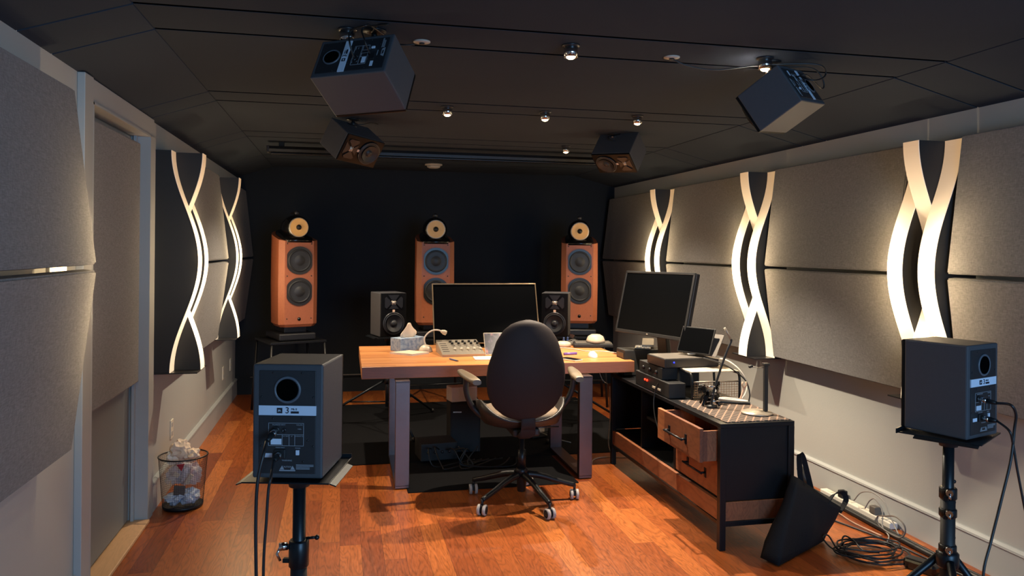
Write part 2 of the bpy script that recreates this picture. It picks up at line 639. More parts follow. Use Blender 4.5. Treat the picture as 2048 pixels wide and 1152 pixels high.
def thing(name, label, cat, loc=(0, 0, 0), rz=0.0, group=None, Mx=None):
    o = D.objects.new(name, None)
    o.empty_display_size = 0.05
    C.objects.link(o)
    if Mx is not None:
        o.matrix_world = Mx
    else:
        o.location = loc
        o.rotation_euler = (0, 0, math.radians(rz))
    return tag(o, label, cat, group)


def kids(o):
    return [c for c in D.objects if c.parent == o]


def dup(o, label=None, Mx=None, skip=(), parent=None):
    c = o.copy()
    C.objects.link(c)
    if parent is not None:
        c.parent = parent
    if label:
        c['label'] = label
    if Mx is not None:
        c.matrix_world = Mx
    for ch in kids(o):
        if ch.name.split('.')[0] in skip:
            continue
        dup(ch, parent=c)
    return c


def struct(name, mb, m):
    return mb.build(name, m, kind='structure')


# ------------------------------------------------------------------ room shell
XL, XR, YB, ZW, ZC = -1.05, 2.98, 8.15, 2.20, 2.32
IL, IR = -0.70, 2.52
struct('floor', MB().bb(XL - 0.1, XR + 0.1, REAR - 0.1, YB + 0.1, -0.05, 0), 'floor')
D0, D1 = 3.50, 4.49                      # door recess along the left wall
w = MB()
w.bb(XL - 0.12, XL, REAR, D0, 0, ZC + 0.1)
w.bb(XL - 0.12, XL, D1, YB, 0, ZC + 0.1)
w.bb(XL - 0.12, XL, D0, D1, 2.10, ZC + 0.1)
w.bb(XL - 0.16, XL - 0.12, D0 - 0.1, D1 + 0.1, 0, 2.2)
struct('wall_left', w, 'wall')
struct('wall_right', MB().bb(XR, XR + 0.12, REAR, YB, 0, ZC + 0.1), 'wall')
struct('wall_back', MB().bb(XL - 0.1, XR + 0.1, YB, YB + 0.12, 0, ZC + 0.1), 'blackwall')
w = MB()
w.bb(XL - 0.1, WIN[0], REAR - 0.12, REAR, 0, ZC + 0.1)
w.bb(WIN[1], XR + 0.1, REAR - 0.12, REAR, 0, ZC + 0.1)
w.bb(WIN[0], WIN[1], REAR - 0.12, REAR, 0, WIN[2])
w.bb(WIN[0], WIN[1], REAR - 0.12, REAR, WIN[3], ZC + 0.1)
struct('wall_rear', w, 'wall')
w = MB()
for x in (WIN[0], WIN[1], (WIN[0] + WIN[1]) / 2):
    w.bb(x - 0.03, x + 0.03, REAR - 0.06, REAR + 0.02, WIN[2], WIN[3])
for z in (WIN[2], WIN[3]):
    w.bb(WIN[0], WIN[1], REAR - 0.06, REAR + 0.02, z - 0.03, z + 0.03)
struct('window_1', w, 'trim')

SEAMS = [2.80, 3.11, 4.29, 4.55, 5.70, 5.97, 7.13, 7.41]
edges = [REAR - 0.1] + SEAMS + [YB]
c = MB(1)
c.bb(XL - 0.1, XR + 0.1, REAR - 0.1, YB + 0.1, ZC + 0.035, ZC + 0.10)
c.mi = 0
for a, b in zip(edges, edges[1:]):
    c.mi = 0
    c.bb(IL, IR, a + 0.011, b - 0.011, ZC, ZC + 0.001)
    c.mi = 1
    c.bb(IL, IR, a + 0.011, b - 0.011, ZC + 0.0011, ZC + 0.034)  # panel sides painted black so the seams keep their shade
struct('ceiling', c, ('ceil', 'gapdark'))
for side, xw, xi in (('left', XL, IL), ('right', XR, IR)):
    c = MB()
    for a, b in zip(edges, edges[1:]):
        poly = [(xw, ZW), (xi, ZC - 0.004), (xi, ZC + 0.03), (xw, ZC + 0.03)]
        c.prism(poly, 'y', a + 0.006, b - 0.006)
    c.prism([(xw, ZW + 0.03), (xi, ZC + 0.01), (xi, ZC + 0.03), (xw, ZC + 0.03)], 'y', REAR - 0.1, YB)
    o = struct('trim_' + ('1' if side == 'left' else '2'), c, 'ceil')

# baseboards
bb_prof = [(0, 0), (0.022, 0), (0.022, 0.012), (0.018, 0.145), (0.024, 0.150), (0.022, 0.160), (0.010, 0.170), (0, 0.170)]
struct('baseboard_right', MB().prism([(XR - x, z) for x, z in bb_prof], 'y', REAR, YB), 'trim')
b = MB().prism([(XL + x, z) for x, z in bb_prof], 'y', REAR, D0 - 0.11)
b.prism([(XL + x, z) for x, z in bb_prof], 'y', D1 + 0.11, YB)
struct('baseboard_left', b, 'trim')

# door opening: casing, jamb, leaf, threshold
XC = -1.02
c = MB()
c.bb(XL, XC, D0 - 0.11, D0, 0, ZW, bev=0.003)                        # near casing, runs to the ceiling
c.bb(XL, XC, D1, D1 + 0.10, 0, 2.10, bev=0.003)
c.bb(XL, XC - 0.008, D0, D1 + 0.10, 2.10, ZW, bev=0.003)
struct('trim_3', c, 'trim')
c = MB()
c.bb(XL - 0.12, XC, D1 - 0.012, D1, 0, 2.10)
c.bb(XL - 0.12, XC, D0, D0 + 0.012, 0, 2.10)
c.bb(XL - 0.12, XC, D0, D1, 2.09, 2.10)
c.bb(XL - 0.05, XL - 0.035, D1 - 0.04, D1 - 0.012, 0, 2.09)
struct('trim_4', c, 'trim')
c = MB().bb(XL - 0.095, XL - 0.06, D0 + 0.016, D1 - 0.045, 0.03, 2.085, bev=0.002)
struct('door_1', c, 'door')
c = MB().box(((XL - 0.115 + XC + 0.012) / 2, (D0 + D1) / 2, 0.009), (XC + 0.012 - XL + 0.115, D1 - D0 - 0.03, 0.018), bev=0.004)
struct('trim_5', c, 'threshold')


# ------------------------------------------------------------------ acoustic panels on the walls
def wall_matrix(side, y):
    if side == 'right':
        return T(XR, y, 0) @ rot(0, 0, 90)      # local x along the room, local y into the room
    return T(XL, y, 0) @ rot(0, 0, -90)


def panel(side, y0, y1, row, label, m='fabric', top=2.06, gapz=1.39, bot=0.78):
    L = y1 - y0
    t = thing('acoustic_panel', label, 'acoustic panel', group='fabric panels along the %s wall' % side, Mx=wall_matrix(side, (y0 + y1) / 2))
    th = 0.05
    if row == 'upper':
        A, B = (0.105, top), (0.182, gapz + 0.012)
    else:
        A, B = (0.182, gapz - 0.012), (0.105, bot)
    d = Vector((B[0] - A[0], B[1] - A[1])).normalized()
    nrm = Vector((-d.y, d.x))
    if nrm.x < 0:
        nrm = -nrm
    mb = MB()
    tb = bmesh.new()
    poly = [Vector(A), Vector(B), Vector(B) - nrm * th, Vector(A) - nrm * th]
    va = [tb.verts.new((-L / 2, p.x, p.y)) for p in poly]
    vb = [tb.verts.new((L / 2, p.x, p.y)) for p in poly]
    for k in range(4):
        tb.faces.new((va[k], va[(k + 1) % 4], vb[(k + 1) % 4], vb[k]))
    tb.faces.new(list(reversed(va)))
    tb.faces.new(vb)
    bmesh.ops.recalc_face_normals(tb, faces=tb.faces)
    bmesh.ops.bevel(tb, geom=list(tb.edges), offset=0.006, segments=2, affect='EDGES')
    mb.merge(tb)
    mb.build('fabric_face', m, t)
    fr = MB()
    for z in ((1.5, 1.9) if row == 'upper' else (0.9, 1.27)):
        f = (z - A[1]) / (B[1] - A[1])
        yb = A[0] + (B[0] - A[0]) * f - th - 0.002
        fr.bb(-L / 2 + 0.06, L / 2 - 0.06, 0.0, yb, z - 0.02, z + 0.02)
    fr.build('mounting_batten', 'black', t)
    return t


RL = (3.15 + 0.12, 4.88, 6.50)      # lamp centres along the right wall
LL = (4.87, 6.50)
HW = 0.172
spans = [(1.30, RL[0] - HW, 'nearest the camera, beside the first ribbon lamp'), (RL[0] + HW, RL[1] - HW, 'between first and second ribbon lamps'),
         (RL[1] + HW, RL[2] - HW, 'between second and farthest ribbon lamps'), (RL[2] + HW, 8.02, 'at the dark far end past the last ribbon lamp')]
for a, b, txt in spans:
    for row in ('upper', 'lower'):
        panel('right', a, b, row, '%s beige panel on right wall, %s' % (row, txt))
spans = [(0.55, 3.03, 'nearest the camera, before the door'), (LL[0] + HW, LL[1] - HW, 'between the two ribbon lamps'),
         (LL[1] + HW, 8.02, 'dark, past the farther ribbon lamp')]
for a, b, txt in spans:
    for row in ('upper', 'lower'):
        panel('left', a, b, row, '%s fabric panel on left wall, %s' % (row, txt), bot=0.76 if a < 1 else 0.78, gapz=1.42 if a < 1 else 1.39)

# flat fabric panel on the door
t = thing('acoustic_panel', 'tall flat grey fabric panel hung on the recessed door', 'acoustic panel', group='fabric panel on the door',
          Mx=T(XL - 0.06, (3.53 + 4.40) / 2, 0) @ rot(0, 0, -90))
MB().box((0, 0.030, 1.41), (0.87, 0.056, 1.27), bev=0.008).build('fabric_face', 'fabric', t)
MB().box((0, 0.001, 1.41), (0.5, 0.002, 0.9)).build('backing_board', 'black', t)

# lit strip seen through the slit of the nearest left panels
t = thing('led_strip', 'short lit warm LED strip glimpsed through the slit between the near left panels', 'light strip', Mx=wall_matrix('left', 3.16))
s_ = MB().box((0, 0.006, 1.41), (0.17, 0.012, 0.16), bev=0.002)
s_.build('carrier', 'silver', t)
g = MB()
for k in range(8):
    g.box((-0.07 + k * 0.02, 0.014, 1.42), (0.012, 0.006, 0.05))
g.build('diodes', 'ledlit', t)


# ------------------------------------------------------------------ ribbon lamps

def glow_points(Mx, sides, watts=1.25):
    # unseen point lights added to throw a halo on the neighbouring panels
    for sx in sides:
        for z, k_ in ((1.10, 0.7), (1.28, 1.0), (1.46, 1.0), (1.64, 0.8)):
            l = D.lights.new('added_halo_light', 'POINT')
            l.energy = watts * k_
            l.color = (1.0, 0.74, 0.42)
            l.shadow_soft_size = 0.0
            o = D.objects.new('added_halo_light', l)
            C.objects.link(o)
            o.location = Mx @ Vector((sx * 0.180, 0.300, z))


def ribbon_lamp(side, y, label, proto=[None]):
    Mx = wall_matrix(side, y)
    glow_points(Mx, (-1, 1))
    if proto[0] is not None:
        o = dup(proto[0], label, Mx)
        o['group'] = 'ribbon lamps on the %s wall' % side
        return o
    t = thing('ribbon_wall_lamp', label, 'wall lamp', group='ribbon lamps on the %s wall' % side, Mx=Mx)
    z0, z1, n = 0.77, 2.05, 48
    base, amp = 0.085, 0.150

    def wave(kind, z):
        u = (z - z0) / (z1 - z0)
        v = 0.5 - 0.5 * math.cos(2 * PI * u)
        v = v if kind == 0 else 1 - v
        return base + amp * v
    for k, (xc, kind) in enumerate(((-0.107, 0), (0.0, 1), (0.107, 0))):
        zs = [z0 + (z1 - z0) * i / n for i in range(n + 1)]
        poly = [(0.0, z0)] + [(wave(kind, z), z) for z in zs] + [(0.0, z1)]
        MB().prism(poly, 'x', xc - 0.051, xc + 0.051).build('fin', 'black', t)
        outer = [(wave(kind, z) + 0.005, z) for z in zs]
        inner = [(wave(kind, z) + 0.001, z) for z in zs]
        MB().prism(outer + inner[::-1], 'x', xc - 0.0525, xc + 0.0525).build('glowing_ribbon', 'glow' if kind == 0 else 'glowmid', t)
    MB().bb(-0.155, 0.155, 0.0, 0.235, z0 - 0.008, z0 - 0.001, bev=0.001).build('end_plate', 'satin', t)
    proto[0] = t
    return t


glow_points(wall_matrix('left', 3.29), (1,), 1.5)  # added halo light before the door; no ribbon lamp stands here
ribbon_lamp('right', RL[0], 'large glowing ribbon lamp on right wall, above the right rear speaker')
ribbon_lamp('right', RL[1], 'glowing ribbon lamp on right wall, middle one, above the console')
ribbon_lamp('right', RL[2], 'farthest glowing ribbon lamp on right wall, partly behind the tilted monitor')
ribbon_lamp('left', LL[0], 'glowing ribbon lamp on left wall, beside the door casing')
ribbon_lamp('left', LL[1], 'farther glowing ribbon lamp on left wall, towards the dark back wall')

# ------------------------------------------------------------------ ceiling downlights
names = ['behind the left rear ceiling speaker', 'in the first row, at the room centre, brightest', 'in the first row beside the right ceiling speaker bracket',
         'in the second row, leftmost', 'in the second row, middle', 'in the second row, rightmost',
         'hidden over the far left ceiling speaker', 'in the third row, above the desk right side, smallest']
proto = None
for (x, y, wt, cone_, blend_, tilt_), nm in zip(DOWNLIGHTS, names):
    lab = 'small clear glass ceiling spotlight ' + nm
    if proto is None:
        proto = thing('ceiling_spotlight', lab, 'ceiling light', (x, y, ZC), group='small spotlights in the ceiling')
        MB().lathe([(0.036, 0), (0.036, -0.006), (0.024, -0.010)], 24).build('mounting_ring', 'satin', proto)
        MB().lathe([(0.020, -0.008), (0.028, -0.010), (0.028, -0.050), (0.024, -0.050), (0.024, -0.014), (0.020, -0.012)], 24, caps=False).build('glass_shade', 'chrome', proto)
        MB().sphere((0, 0, -0.046), 0.019, 0.019, 0.012).build('bulb', 'bulb', proto)
        o = proto
    else:
        o = dup(proto, lab, T(x, y, ZC))
    l = D.lights.new('spotlight_beam', 'SPOT')
    l.energy = wt
    l.color = WARM
    l.spot_size = math.radians(cone_)
    l.spot_blend = blend_
    l.shadow_soft_size = 0.018
    lo = D.objects.new('spotlight_beam', l)
    C.objects.link(lo)
    lo.location = (x, y, ZC - 0.075)
    lo.rotation_euler = (math.radians(-tilt_), 0, 0)

# smoke detector, projection screen case
t = thing('smoke_detector', 'round off-white smoke detector on the ceiling near the back wall', 'smoke detector', (0.86, 7.45, ZC))
MB().lathe([(0.085, 0), (0.085, -0.012), (0.070, -0.016)], 28).build('base', 'detector', t)
MB().lathe([(0.066, -0.0165), (0.064, -0.030), (0.045, -0.040), (0.0, -0.042)], 28).build('sensor_cap', 'detector', t)
t = thing('projection_screen', 'long slim silver-grey rolled projection screen case under the ceiling, far end', 'projection screen', (0.85, 6.22, 0))
MB().prism([(-0.04, 2.238), (0.035, 2.238), (0.04, 2.25), (0.04, 2.282), (-0.04, 2.282), (-0.045, 2.26)], 'x', -1.42, 1.42).build('case', 'metalblk', t)
MB().bb(-1.40, 1.40, -0.02, 0.02, 2.222, 2.236, bev=0.004).build('bottom_bar', 'metalblk', t)
for x in (-1.42, 1.42):
    MB().box((x, 0, 2.259), (0.02, 0.09, 0.052), bev=0.004).build('end_cap', 'black', t)
    MB().box((x * 0.93, 0, 2.301), (0.04, 0.05, 0.037), bev=0.002).build('bracket', 'metalblk', t)


# ------------------------------------------------------------------ studio monitors (small powered speakers)
SP = {}


def speaker_proto():
    W, Dp, H = 0.185, 0.231, 0.298
    t = thing('studio_monitor', '', 'speaker', (0, 0, 0), group='small powered studio speakers')
    # cabinet (open shapes are inset boxes on the faces); local +y is the front
    c = MB().box((0, -0.004, H / 2), (W, Dp - 0.024, H), bev=0.005)
    c.build('cabinet', 'vinyl', t)
    # back plate
    yb = -(Dp / 2 - 0.008)
    bp = MB()
    bp.box((0, yb - 0.0005, H - 0.062), (W - 0.036, 0.004, 0.092), bev=0.001)
    bp.box((0, yb - 0.0005, 0.088), (W - 0.036, 0.004, 0.150), bev=0.001)
    bk = bp.build('back_plate', 'backplate', t)
    # bass port
    Mp = T(0, yb - 0.003, H - 0.066) @ rot(90, 0, 0)
    MB().lathe([(0.031, -0.008), (0.036, 0.001), (0.034, 0.004), (0.030, 0.003), (0.026, -0.004), (0.025, -0.05), (0.0, -0.05)], 36, Mp @ T(0, 0, 0.0), caps=False).build('bass_port', 'portring', t)
    MB().lathe([(0.0, 0), (0.0285, 0)], 36, Mp @ T(0, 0, 0.0035), caps=False).build('port_shade', 'gapdark', t)  # flat black disc painting the shade inside the port
    # label strip with emblem
    st = MB().box((0, yb - 0.0015, H - 0.120), (W - 0.034, 0.004, 0.025)).build('label_strip', 'whitelabel', t)
    R = rot(90, 0, 0)
    yy = yb - 0.0042
    MB().box((-0.020, yy, H - 0.120), (0.014, 0.001, 0.014)).build('emblem', 'ink', st)
    MB().text('JBL', 0.0065, T(-0.020, yy - 0.0009, H - 0.120) @ R).build('emblem_lettering', 'whitelabel', st)
    tx = MB().text('3', 0.023, T(0.000, yy, H - 0.120) @ R)
    tx.text('Mk II', 0.0075, T(0.018, yy, H - 0.1165) @ R)
    tx.box((0.020, yy, H - 0.1245), (0.021, 0.001, 0.0055))
    tx.build('lettering', 'ink', st)
    # frame of the input section
    fr = MB()
    fx0, fx1, fz0, fz1 = -0.049, 0.043, 0.086, 0.145
    for a in ((fx0, fz0, fx1, fz0), (fx1, fz0, fx1, fz1), (fx1, fz1, fx0, fz1), (fx0, fz1, fx0, fz0), (fx0, 0.115, fx1, 0.115), (-0.013, fz0, -0.013, 0.115), (0.005, fz0, 0.005, 0.115), (0.020, fz0, 0.020, 0.115)):
        x0, z0, x1, z1 = a
        fr.bb(min(x0, x1) - 0.0005, max(x0, x1) + 0.0005, yb - 0.0034, yb - 0.0024, min(z0, z1) - 0.0005, max(z0, z1) + 0.0005)
    fr.build('input_frame', 'printgrey', t)
    lb = MB()
    lb.bb(-0.043, -0.015, yb - 0.0036, yb - 0.0024, 0.089, 0.104)
    lb.bb(-0.063, -0.039, yb - 0.0036, yb - 0.0024, 0.055, 0.066)
    lb.build('sticker', 'whitelabel', t)
    tx = MB()
    yt = yb - 0.0030
    for s_, sz, x, z in (('BALANCED INPUT', 0.0042, -0.022, 0.1405), ('VOLUME', 0.0042, 0.032, 0.1405), ('+4dBu', 0.004, 0.032, 0.130), ('HF TRIM', 0.0038, -0.004, 0.111),
                         ('LF', 0.0038, 0.012, 0.111), ('BOUNDARY EQ', 0.0034, 0.031, 0.111), ('POWER', 0.004, 0.028, 0.080), ('MAINS INPUT', 0.004, -0.018, 0.081),
                         ('WARNING', 0.0055, 0.0, 0.0475), ('CAUTION', 0.0055, 0.0, 0.031)):
        tx.text(s_, sz, T(x, yt, z) @ R, 0.0003)
    for z in (0.0365, 0.033, 0.0295, 0.026):
        tx.bb(0.024, 0.070 - (0.01 if z < 0.03 else 0), yt - 0.0004, yt, z - 0.0008, z + 0.0008)
    for x in (-0.013, 0.015):
        tx.prism([(x - 0.006, 0.024), (x + 0.006, 0.024), (x, 0.034)], 'y', yt - 0.0004, yt)
    tx.bb(-0.020, 0.022, yt - 0.0004, yt, 0.0200, 0.0230)
    tx.build('warning_print', 'printgrey', t)
    sc = MB()
    for x, z in ((-0.068, H - 0.085), (0.068, H - 0.085), (-0.038, H - 0.022), (0.038, H - 0.022), (-0.038, 0.157), (0.038, 0.157), (-0.068, 0.085), (0.068, 0.085), (0.042, 0.045), (0.054, 0.100)):
        sc.lathe([(0.0028, 0), (0.0022, 0.0018), (0, 0.002)], 10, T(x, yb - 0.0024, z) @ R)
    sc.build('screws', 'satin', t)
    j = MB().lathe([(0.0105, 0), (0.0105, 0.005), (0.007, 0.005), (0.007, 0.001), (0, 0.001)], 20, T(-0.030, yb - 0.002, 0.126) @ R)
    j.lathe([(0.006, 0), (0.006, 0.004), (0.003, 0.004), (0.003, 0.001), (0, 0.001)], 16, T(-0.008, yb - 0.002, 0.126) @ R)
    j.build('input_sockets', 'satin', t)
    MB().box((-0.018, yb - 0.004, 0.065), (0.030, 0.008, 0.024), bev=0.002).build('power_socket', 'black', t)
    MB().box((0.028, yb - 0.0045, 0.069), (0.009, 0.005, 0.013), bev=0.001).build('power_switch', 'whitelabel', t)
    # front: baffle, waveguide, tweeter, woofer
    yf = Dp / 2 - 0.016
    fb = MB().box((0, yf + 0.005, H / 2), (W - 0.002, 0.014, H - 0.002), bev=0.004)
    fb.build('front_baffle', 'baffle', t)
    Fm = rot(-90, 0, 0)
    yy = yf + 0.0125
    # waveguide: flared cross
    wg = MB()
    for sx in (-1, 1):
        wg.prism([(sx * 0.012, 0.232), (sx * 0.052, 0.272), (sx * 0.064, 0.262), (sx * 0.064, 0.202), (sx * 0.052, 0.192)], 'y', yy - 0.004, yy + 0.005)
    wg.prism([(-0.04, 0.284), (0.04, 0.284), (0.010, 0.244), (-0.010, 0.244)], 'y', yy - 0.004, yy + 0.003)
    wg.prism([(-0.035, 0.190), (0.035, 0.190), (0.010, 0.220), (-0.010, 0.220)], 'y', yy - 0.004, yy + 0.003)
    wg.build('waveguide', 'satin', t)
    MB().lathe([(0.020, -0.002), (0.018, 0.003), (0.013, 0.002), (0.011, 0.005), (0, 0.010)], 24, T(0, yy, 0.232) @ Fm).build('tweeter', 'silver', t)
    rg = MB().lathe([(0.078, -0.001), (0.078, 0.003), (0.069, 0.004), (0.066, 0.0)], 40, T(0, yy, 0.090) @ Fm, caps=False)
    rg.build('woofer_ring', 'satin', t)
    MB().lathe([(0.068, 0.001), (0.062, 0.008), (0.055, 0.001)], 40, T(0, yy, 0.090) @ Fm, caps=False).build('woofer_surround', 'rubber', t)
    MB().lathe([(0.056, 0.001), (0.030, -0.010), (0.022, -0.013), (0.020, -0.006), (0.010, -0.001), (0, 0.0)], 40, T(0, yy, 0.090) @ Fm, caps=False).build('woofer_cone', 'cone', t)
    # recess hole behind the cone is shallow, so lift cone in front of the baffle
    for ch in kids(t):
        if ch.name.split('.')[0] == 'woofer_cone':
            ch.location = (0, 0.014, 0)
        if ch.name.split('.')[0] in ('woofer_surround', 'woofer_ring'):
            ch.location = (0, 0.004, 0)
    MB().box((0, yy + 0.001, 0.1755), (0.017, 0.003, 0.017), bev=0.001).build('badge', 'wrench', t)
    return t


spk = speaker_proto()


def pose(px, py, pz, rx, ry, rz, s=1.0):
    """pose of a speaker from the centre of its box"""
    R = Matrix.Rotation(math.radians(rz), 4, 'Z') @ Matrix.Rotation(math.radians(ry), 4, 'Y') @ Matrix.Rotation(math.radians(rx), 4, 'X')
    return T(px, py, pz) @ R @ Matrix.Scale(s, 4) @ T(0, 0, -0.149)


spk.matrix_world = pose(-0.11, 2.183, 1.044, 0, 0, -14)
spk['label'] = 'studio speaker seen from behind on the left rear stand, back panel facing the camera'
spk['category'] = 'speaker'
bpy.context.view_layer.update()
SPK_R = dup(spk, 'studio speaker on the right rear stand, side towards the camera', pose(1.979, 2.175, 1.058, 0, 0, 18.9))
SPK_NL = dup(spk, 'ceiling-hung speaker on the left nearest the camera, lying on its side, back visible', pose(0.075, 2.922, 2.142, -93.5, -59, 64))
SPK_NR = dup(spk, 'tilted ceiling-hung speaker on the right nearest the camera, one side brightly lit', pose(1.837, 2.966, 2.148, -79.6, 58, -43.2))
SPK_FL = dup(spk, 'far left ceiling-hung speaker showing its woofer and square badge', pose(0.056, 4.959, 2.163, 99.1, 123.7, -43.4))
SPK_FR = dup(spk, 'far right ceiling-hung speaker showing its woofer, over the back of the desk', pose(1.905, 5.124, 2.19, -92.6, -38.5, -135.7))
k = 0.361 / 0.298
SPK_DL = dup(spk, 'black studio speaker on a stand behind the desk, left of the monitor', pose(0.38, 6.511, 0.947, 0, 0, -163.9, k))
SPK_DR = dup(spk, 'black studio speaker on a stand behind the desk, right of the monitor', pose(1.773, 6.25, 0.955, 0, 0, 159, k))


# speaker stands -------------------------------------------------------------
def tripod(name, label, x, y, top, rz, tray, hubz, spread, rpole, group, collars=(), clutter=True, trayz=0.012):
    z0_ = 0.006 if y > 5 else 0.0
    top -= z0_
    t = thing(name, label, 'speaker stand', (x, y, z0_), rz, group)
    tw, td = tray
    tr = MB().box((0, 0, top - trayz / 2), (tw, td, 0.004), bev=0.001)
    tr.box((0, td / 2, top - 0.002), (tw, 0.004, 0.016))
    for sx in (-1, 1):
        tr.box((sx * (tw / 2 + 0.006), -td * 0.1, top - 0.010), (0.022, td * 0.75, 0.003), R=rot(0, sx * 20, 0))
    tr.build('tray', 'stand', t)
    MB().cyl((0, 0, top - 0.05), (0, 0, top - 0.010), 0.028, 0.034).build('tray_socket', 'black', t)
    MB().cyl((0, 0, hubz - 0.02), (0, 0, top - 0.03), rpole, n=24).build('pole', 'stand', t)
    MB().cyl((0, 0, 0.16), (0, 0, collars[0][0] if collars else hubz), rpole * 1.28, n=24).build('lower_tube', 'black', t)
    for cz, h in collars:
        cl = MB().lathe([(rpole * 1.35, 0), (rpole * 1.55, 0.004), (rpole * 1.55, h - 0.004), (rpole * 1.35, h)], 24, T(0, 0, cz))
        for q in (0.25, 0.75):
            cl.box((-rpole * 1.8, -0.004, cz + h * q), (0.022, 0.014, 0.012), bev=0.002)
        cb = cl.build('clamp_collar', 'stand', t)
        kn = MB().cyl((-rpole * 1.6, -0.01, cz + h * 0.8), (-rpole * 1.6 - 0.022, -0.018, cz + h * 0.8), 0.011, n=12)
        kn.tube([(-rpole * 1.6 - 0.018, -0.016, cz + h * 0.8), (-rpole * 1.6 - 0.026, -0.02, cz + h * 0.55), (-rpole * 1.6 - 0.018, -0.018, cz + h * 0.3)], 0.004)
        kn.build('clamp_lever', 'chrome', cb)
        pn = MB().cyl((rpole * 1.2, 0, cz + h + 0.004), (rpole * 1.2 + 0.028, -0.004, cz + h + 0.008), 0.004, n=10)
        pn.sphere((rpole * 1.2 + 0.030, -0.004, cz + h + 0.008), 0.007)
        pn.build('locking_pin', 'metalblk', cb)
    hb = MB().lathe([(rpole * 1.5, 0), (rpole * 2.0, 0.01), (rpole * 2.0, 0.05), (rpole * 1.4, 0.06)], 20, T(0, 0, hubz))
    hb.build('hub', 'stand', t)
    for a in (90, 210, 330):
        ca, sa = math.cos(math.radians(a)), math.sin(math.radians(a))
        p0 = Vector((ca * rpole * 1.7, sa * rpole * 1.7, hubz + 0.03))
        p1 = Vector((ca * spread, sa * spread, 0.02))
        lg = MB()
        lg.tube([p0, p1], 0.0125 if rpole > 0.016 else 0.010, n=12)
        lgo = lg.build('leg', 'stand', t)
        MB().sphere(p1, 0.019, 0.019, 0.019).build('rubber_foot', 'rubber', lgo)
        br = MB().tube([(ca * rpole * 1.3, sa * rpole * 1.3, 0.20), p0.lerp(p1, 0.52)], 0.006, n=8)
        br.build('brace', 'stand', t)
    return t


G = 'stands holding the studio speakers'
tripod('speaker_stand', 'black tripod stand under the left rear speaker, in front of the desk', -0.11, 2.183, 0.893, -14, (0.23, 0.25), 0.36, 0.50, 0.0175, G, [(0.62, 0.075)])
tripod('speaker_stand', 'black tripod stand under the right rear speaker, beside the coiled cables', 1.979, 2.175, 0.907, 18.9 + 14, (0.24, 0.25), 0.45, 0.42, 0.0175, G, [(0.68, 0.04), (0.62, 0.03), (0.50, 0.03)])
tripod('speaker_stand', 'dark tripod stand behind the desk under the left desk speaker', 0.38, 6.511, 0.764, -164, (0.27, 0.30), 0.35, 0.62, 0.014, G, [(0.5, 0.04)])
tripod('speaker_stand', 'dark tripod stand behind the desk under the right desk speaker', 1.773, 6.25, 0.772, 159, (0.27, 0.30), 0.35, 0.62, 0.014, G, [(0.5, 0.04)])


# plugs and cables of the rear speakers
def plug(pts_local, Ms):
    return [tuple(Ms @ Vector(p)) for p in pts_local]


ML = spk.matrix_world.copy()
MR = SPK_R.matrix_world.copy()


def cable_thing(name, label, pts, r, m='cable', cat='cable', group=None, start=None, closed=False, n=8, ends=None):
    mb = MB()
    path = smooth_path(pts, n, closed)
    mb.tube(path, r, n=8, closed=closed)
    t = mb.build(name, m)
    tag(t, label, cat, group)
    if start is not None:
        p0, p1 = Vector(start[0]), Vector(start[1])
        d = (p1 - p0)
        q = MB().cyl(p0, p0 + d * 0.45, 0.0088, n=16)
        q.build('connector_shell', 'chrome', t)
        q = MB().cyl(p0 + d * 0.45, p1, 0.0088, 0.0055, n=16)
        q.build('connector_boot', 'rubber', t)
    return t


j = ML @ Vector((-0.030, -0.112, 0.126))
j2 = ML @ Vector((-0.034, -0.168, 0.112))
cable_thing('signal_cable', 'black signal cable with chrome plug hanging from the left rear speaker', [j2, (-0.187, 1.99, 0.985), (-0.199, 1.98, 0.924), (-0.203, 1.98, 0.837), (-0.201, 1.98, 0.687), (-0.195, 2.0, 0.45), (-0.17, 2.02, 0.15), (-0.12, 1.95, 0.006), (-0.02, 1.75, 0.006)], 0.0042, start=(j, j2), group='cables of the rear speakers')
j = ML @ Vector((-0.018, -0.118, 0.065))
j2 = ML @ Vector((-0.018, -0.160, 0.060))
cable_thing('power_cable', 'black power cable hanging from the left rear speaker, beside the signal cable', [j2, (-0.168, 1.975, 0.93), (-0.173, 1.97, 0.90), (-0.177, 1.97, 0.827), (-0.183, 1.97, 0.689), (-0.175, 1.98, 0.42), (-0.14, 2.0, 0.12), (-0.08, 1.9, 0.006), (0.05, 1.72, 0.006)], 0.0036, start=(j, j2), group='cables of the rear speakers')
j = MR @ Vector((-0.030, -0.112, 0.126))
j2 = MR @ Vector((-0.030, -0.165, 0.122))
cable_thing('signal_cable', 'black signal cable with chrome plug arching from the right rear speaker to the floor', [j2, (1.985, 1.94, 1.040), (2.005, 1.94, 1.01), (2.010, 1.95, 0.961), (1.998, 1.95, 0.87), (1.965, 1.95, 0.75), (1.93, 1.95, 0.63), (1.892, 1.94, 0.524), (1.90, 1.93, 0.36), (1.93, 1.90, 0.12), (2.02, 1.93, 0.006), (2.3, 2.1, 0.006)], 0.0042, start=(j, j2), group='cables of the rear speakers')
j = MR @ Vector((-0.018, -0.118, 0.065))
j2 = MR @ Vector((-0.018, -0.160, 0.064))
cable_thing('power_cable', 'black power cable swinging right from the right rear speaker', [j2, (1.990, 1.95, 0.960), (2.005, 1.95, 0.92), (2.022, 1.95, 0.838), (2.048, 1.95, 0.729), (2.075, 1.95, 0.62), (2.11, 1.97, 0.45), (2.23, 2.1, 0.15), (2.35, 2.3, 0.006), (2.5, 2.6, 0.006)], 0.0036, start=(j, j2), group='cables of the rear speakers')


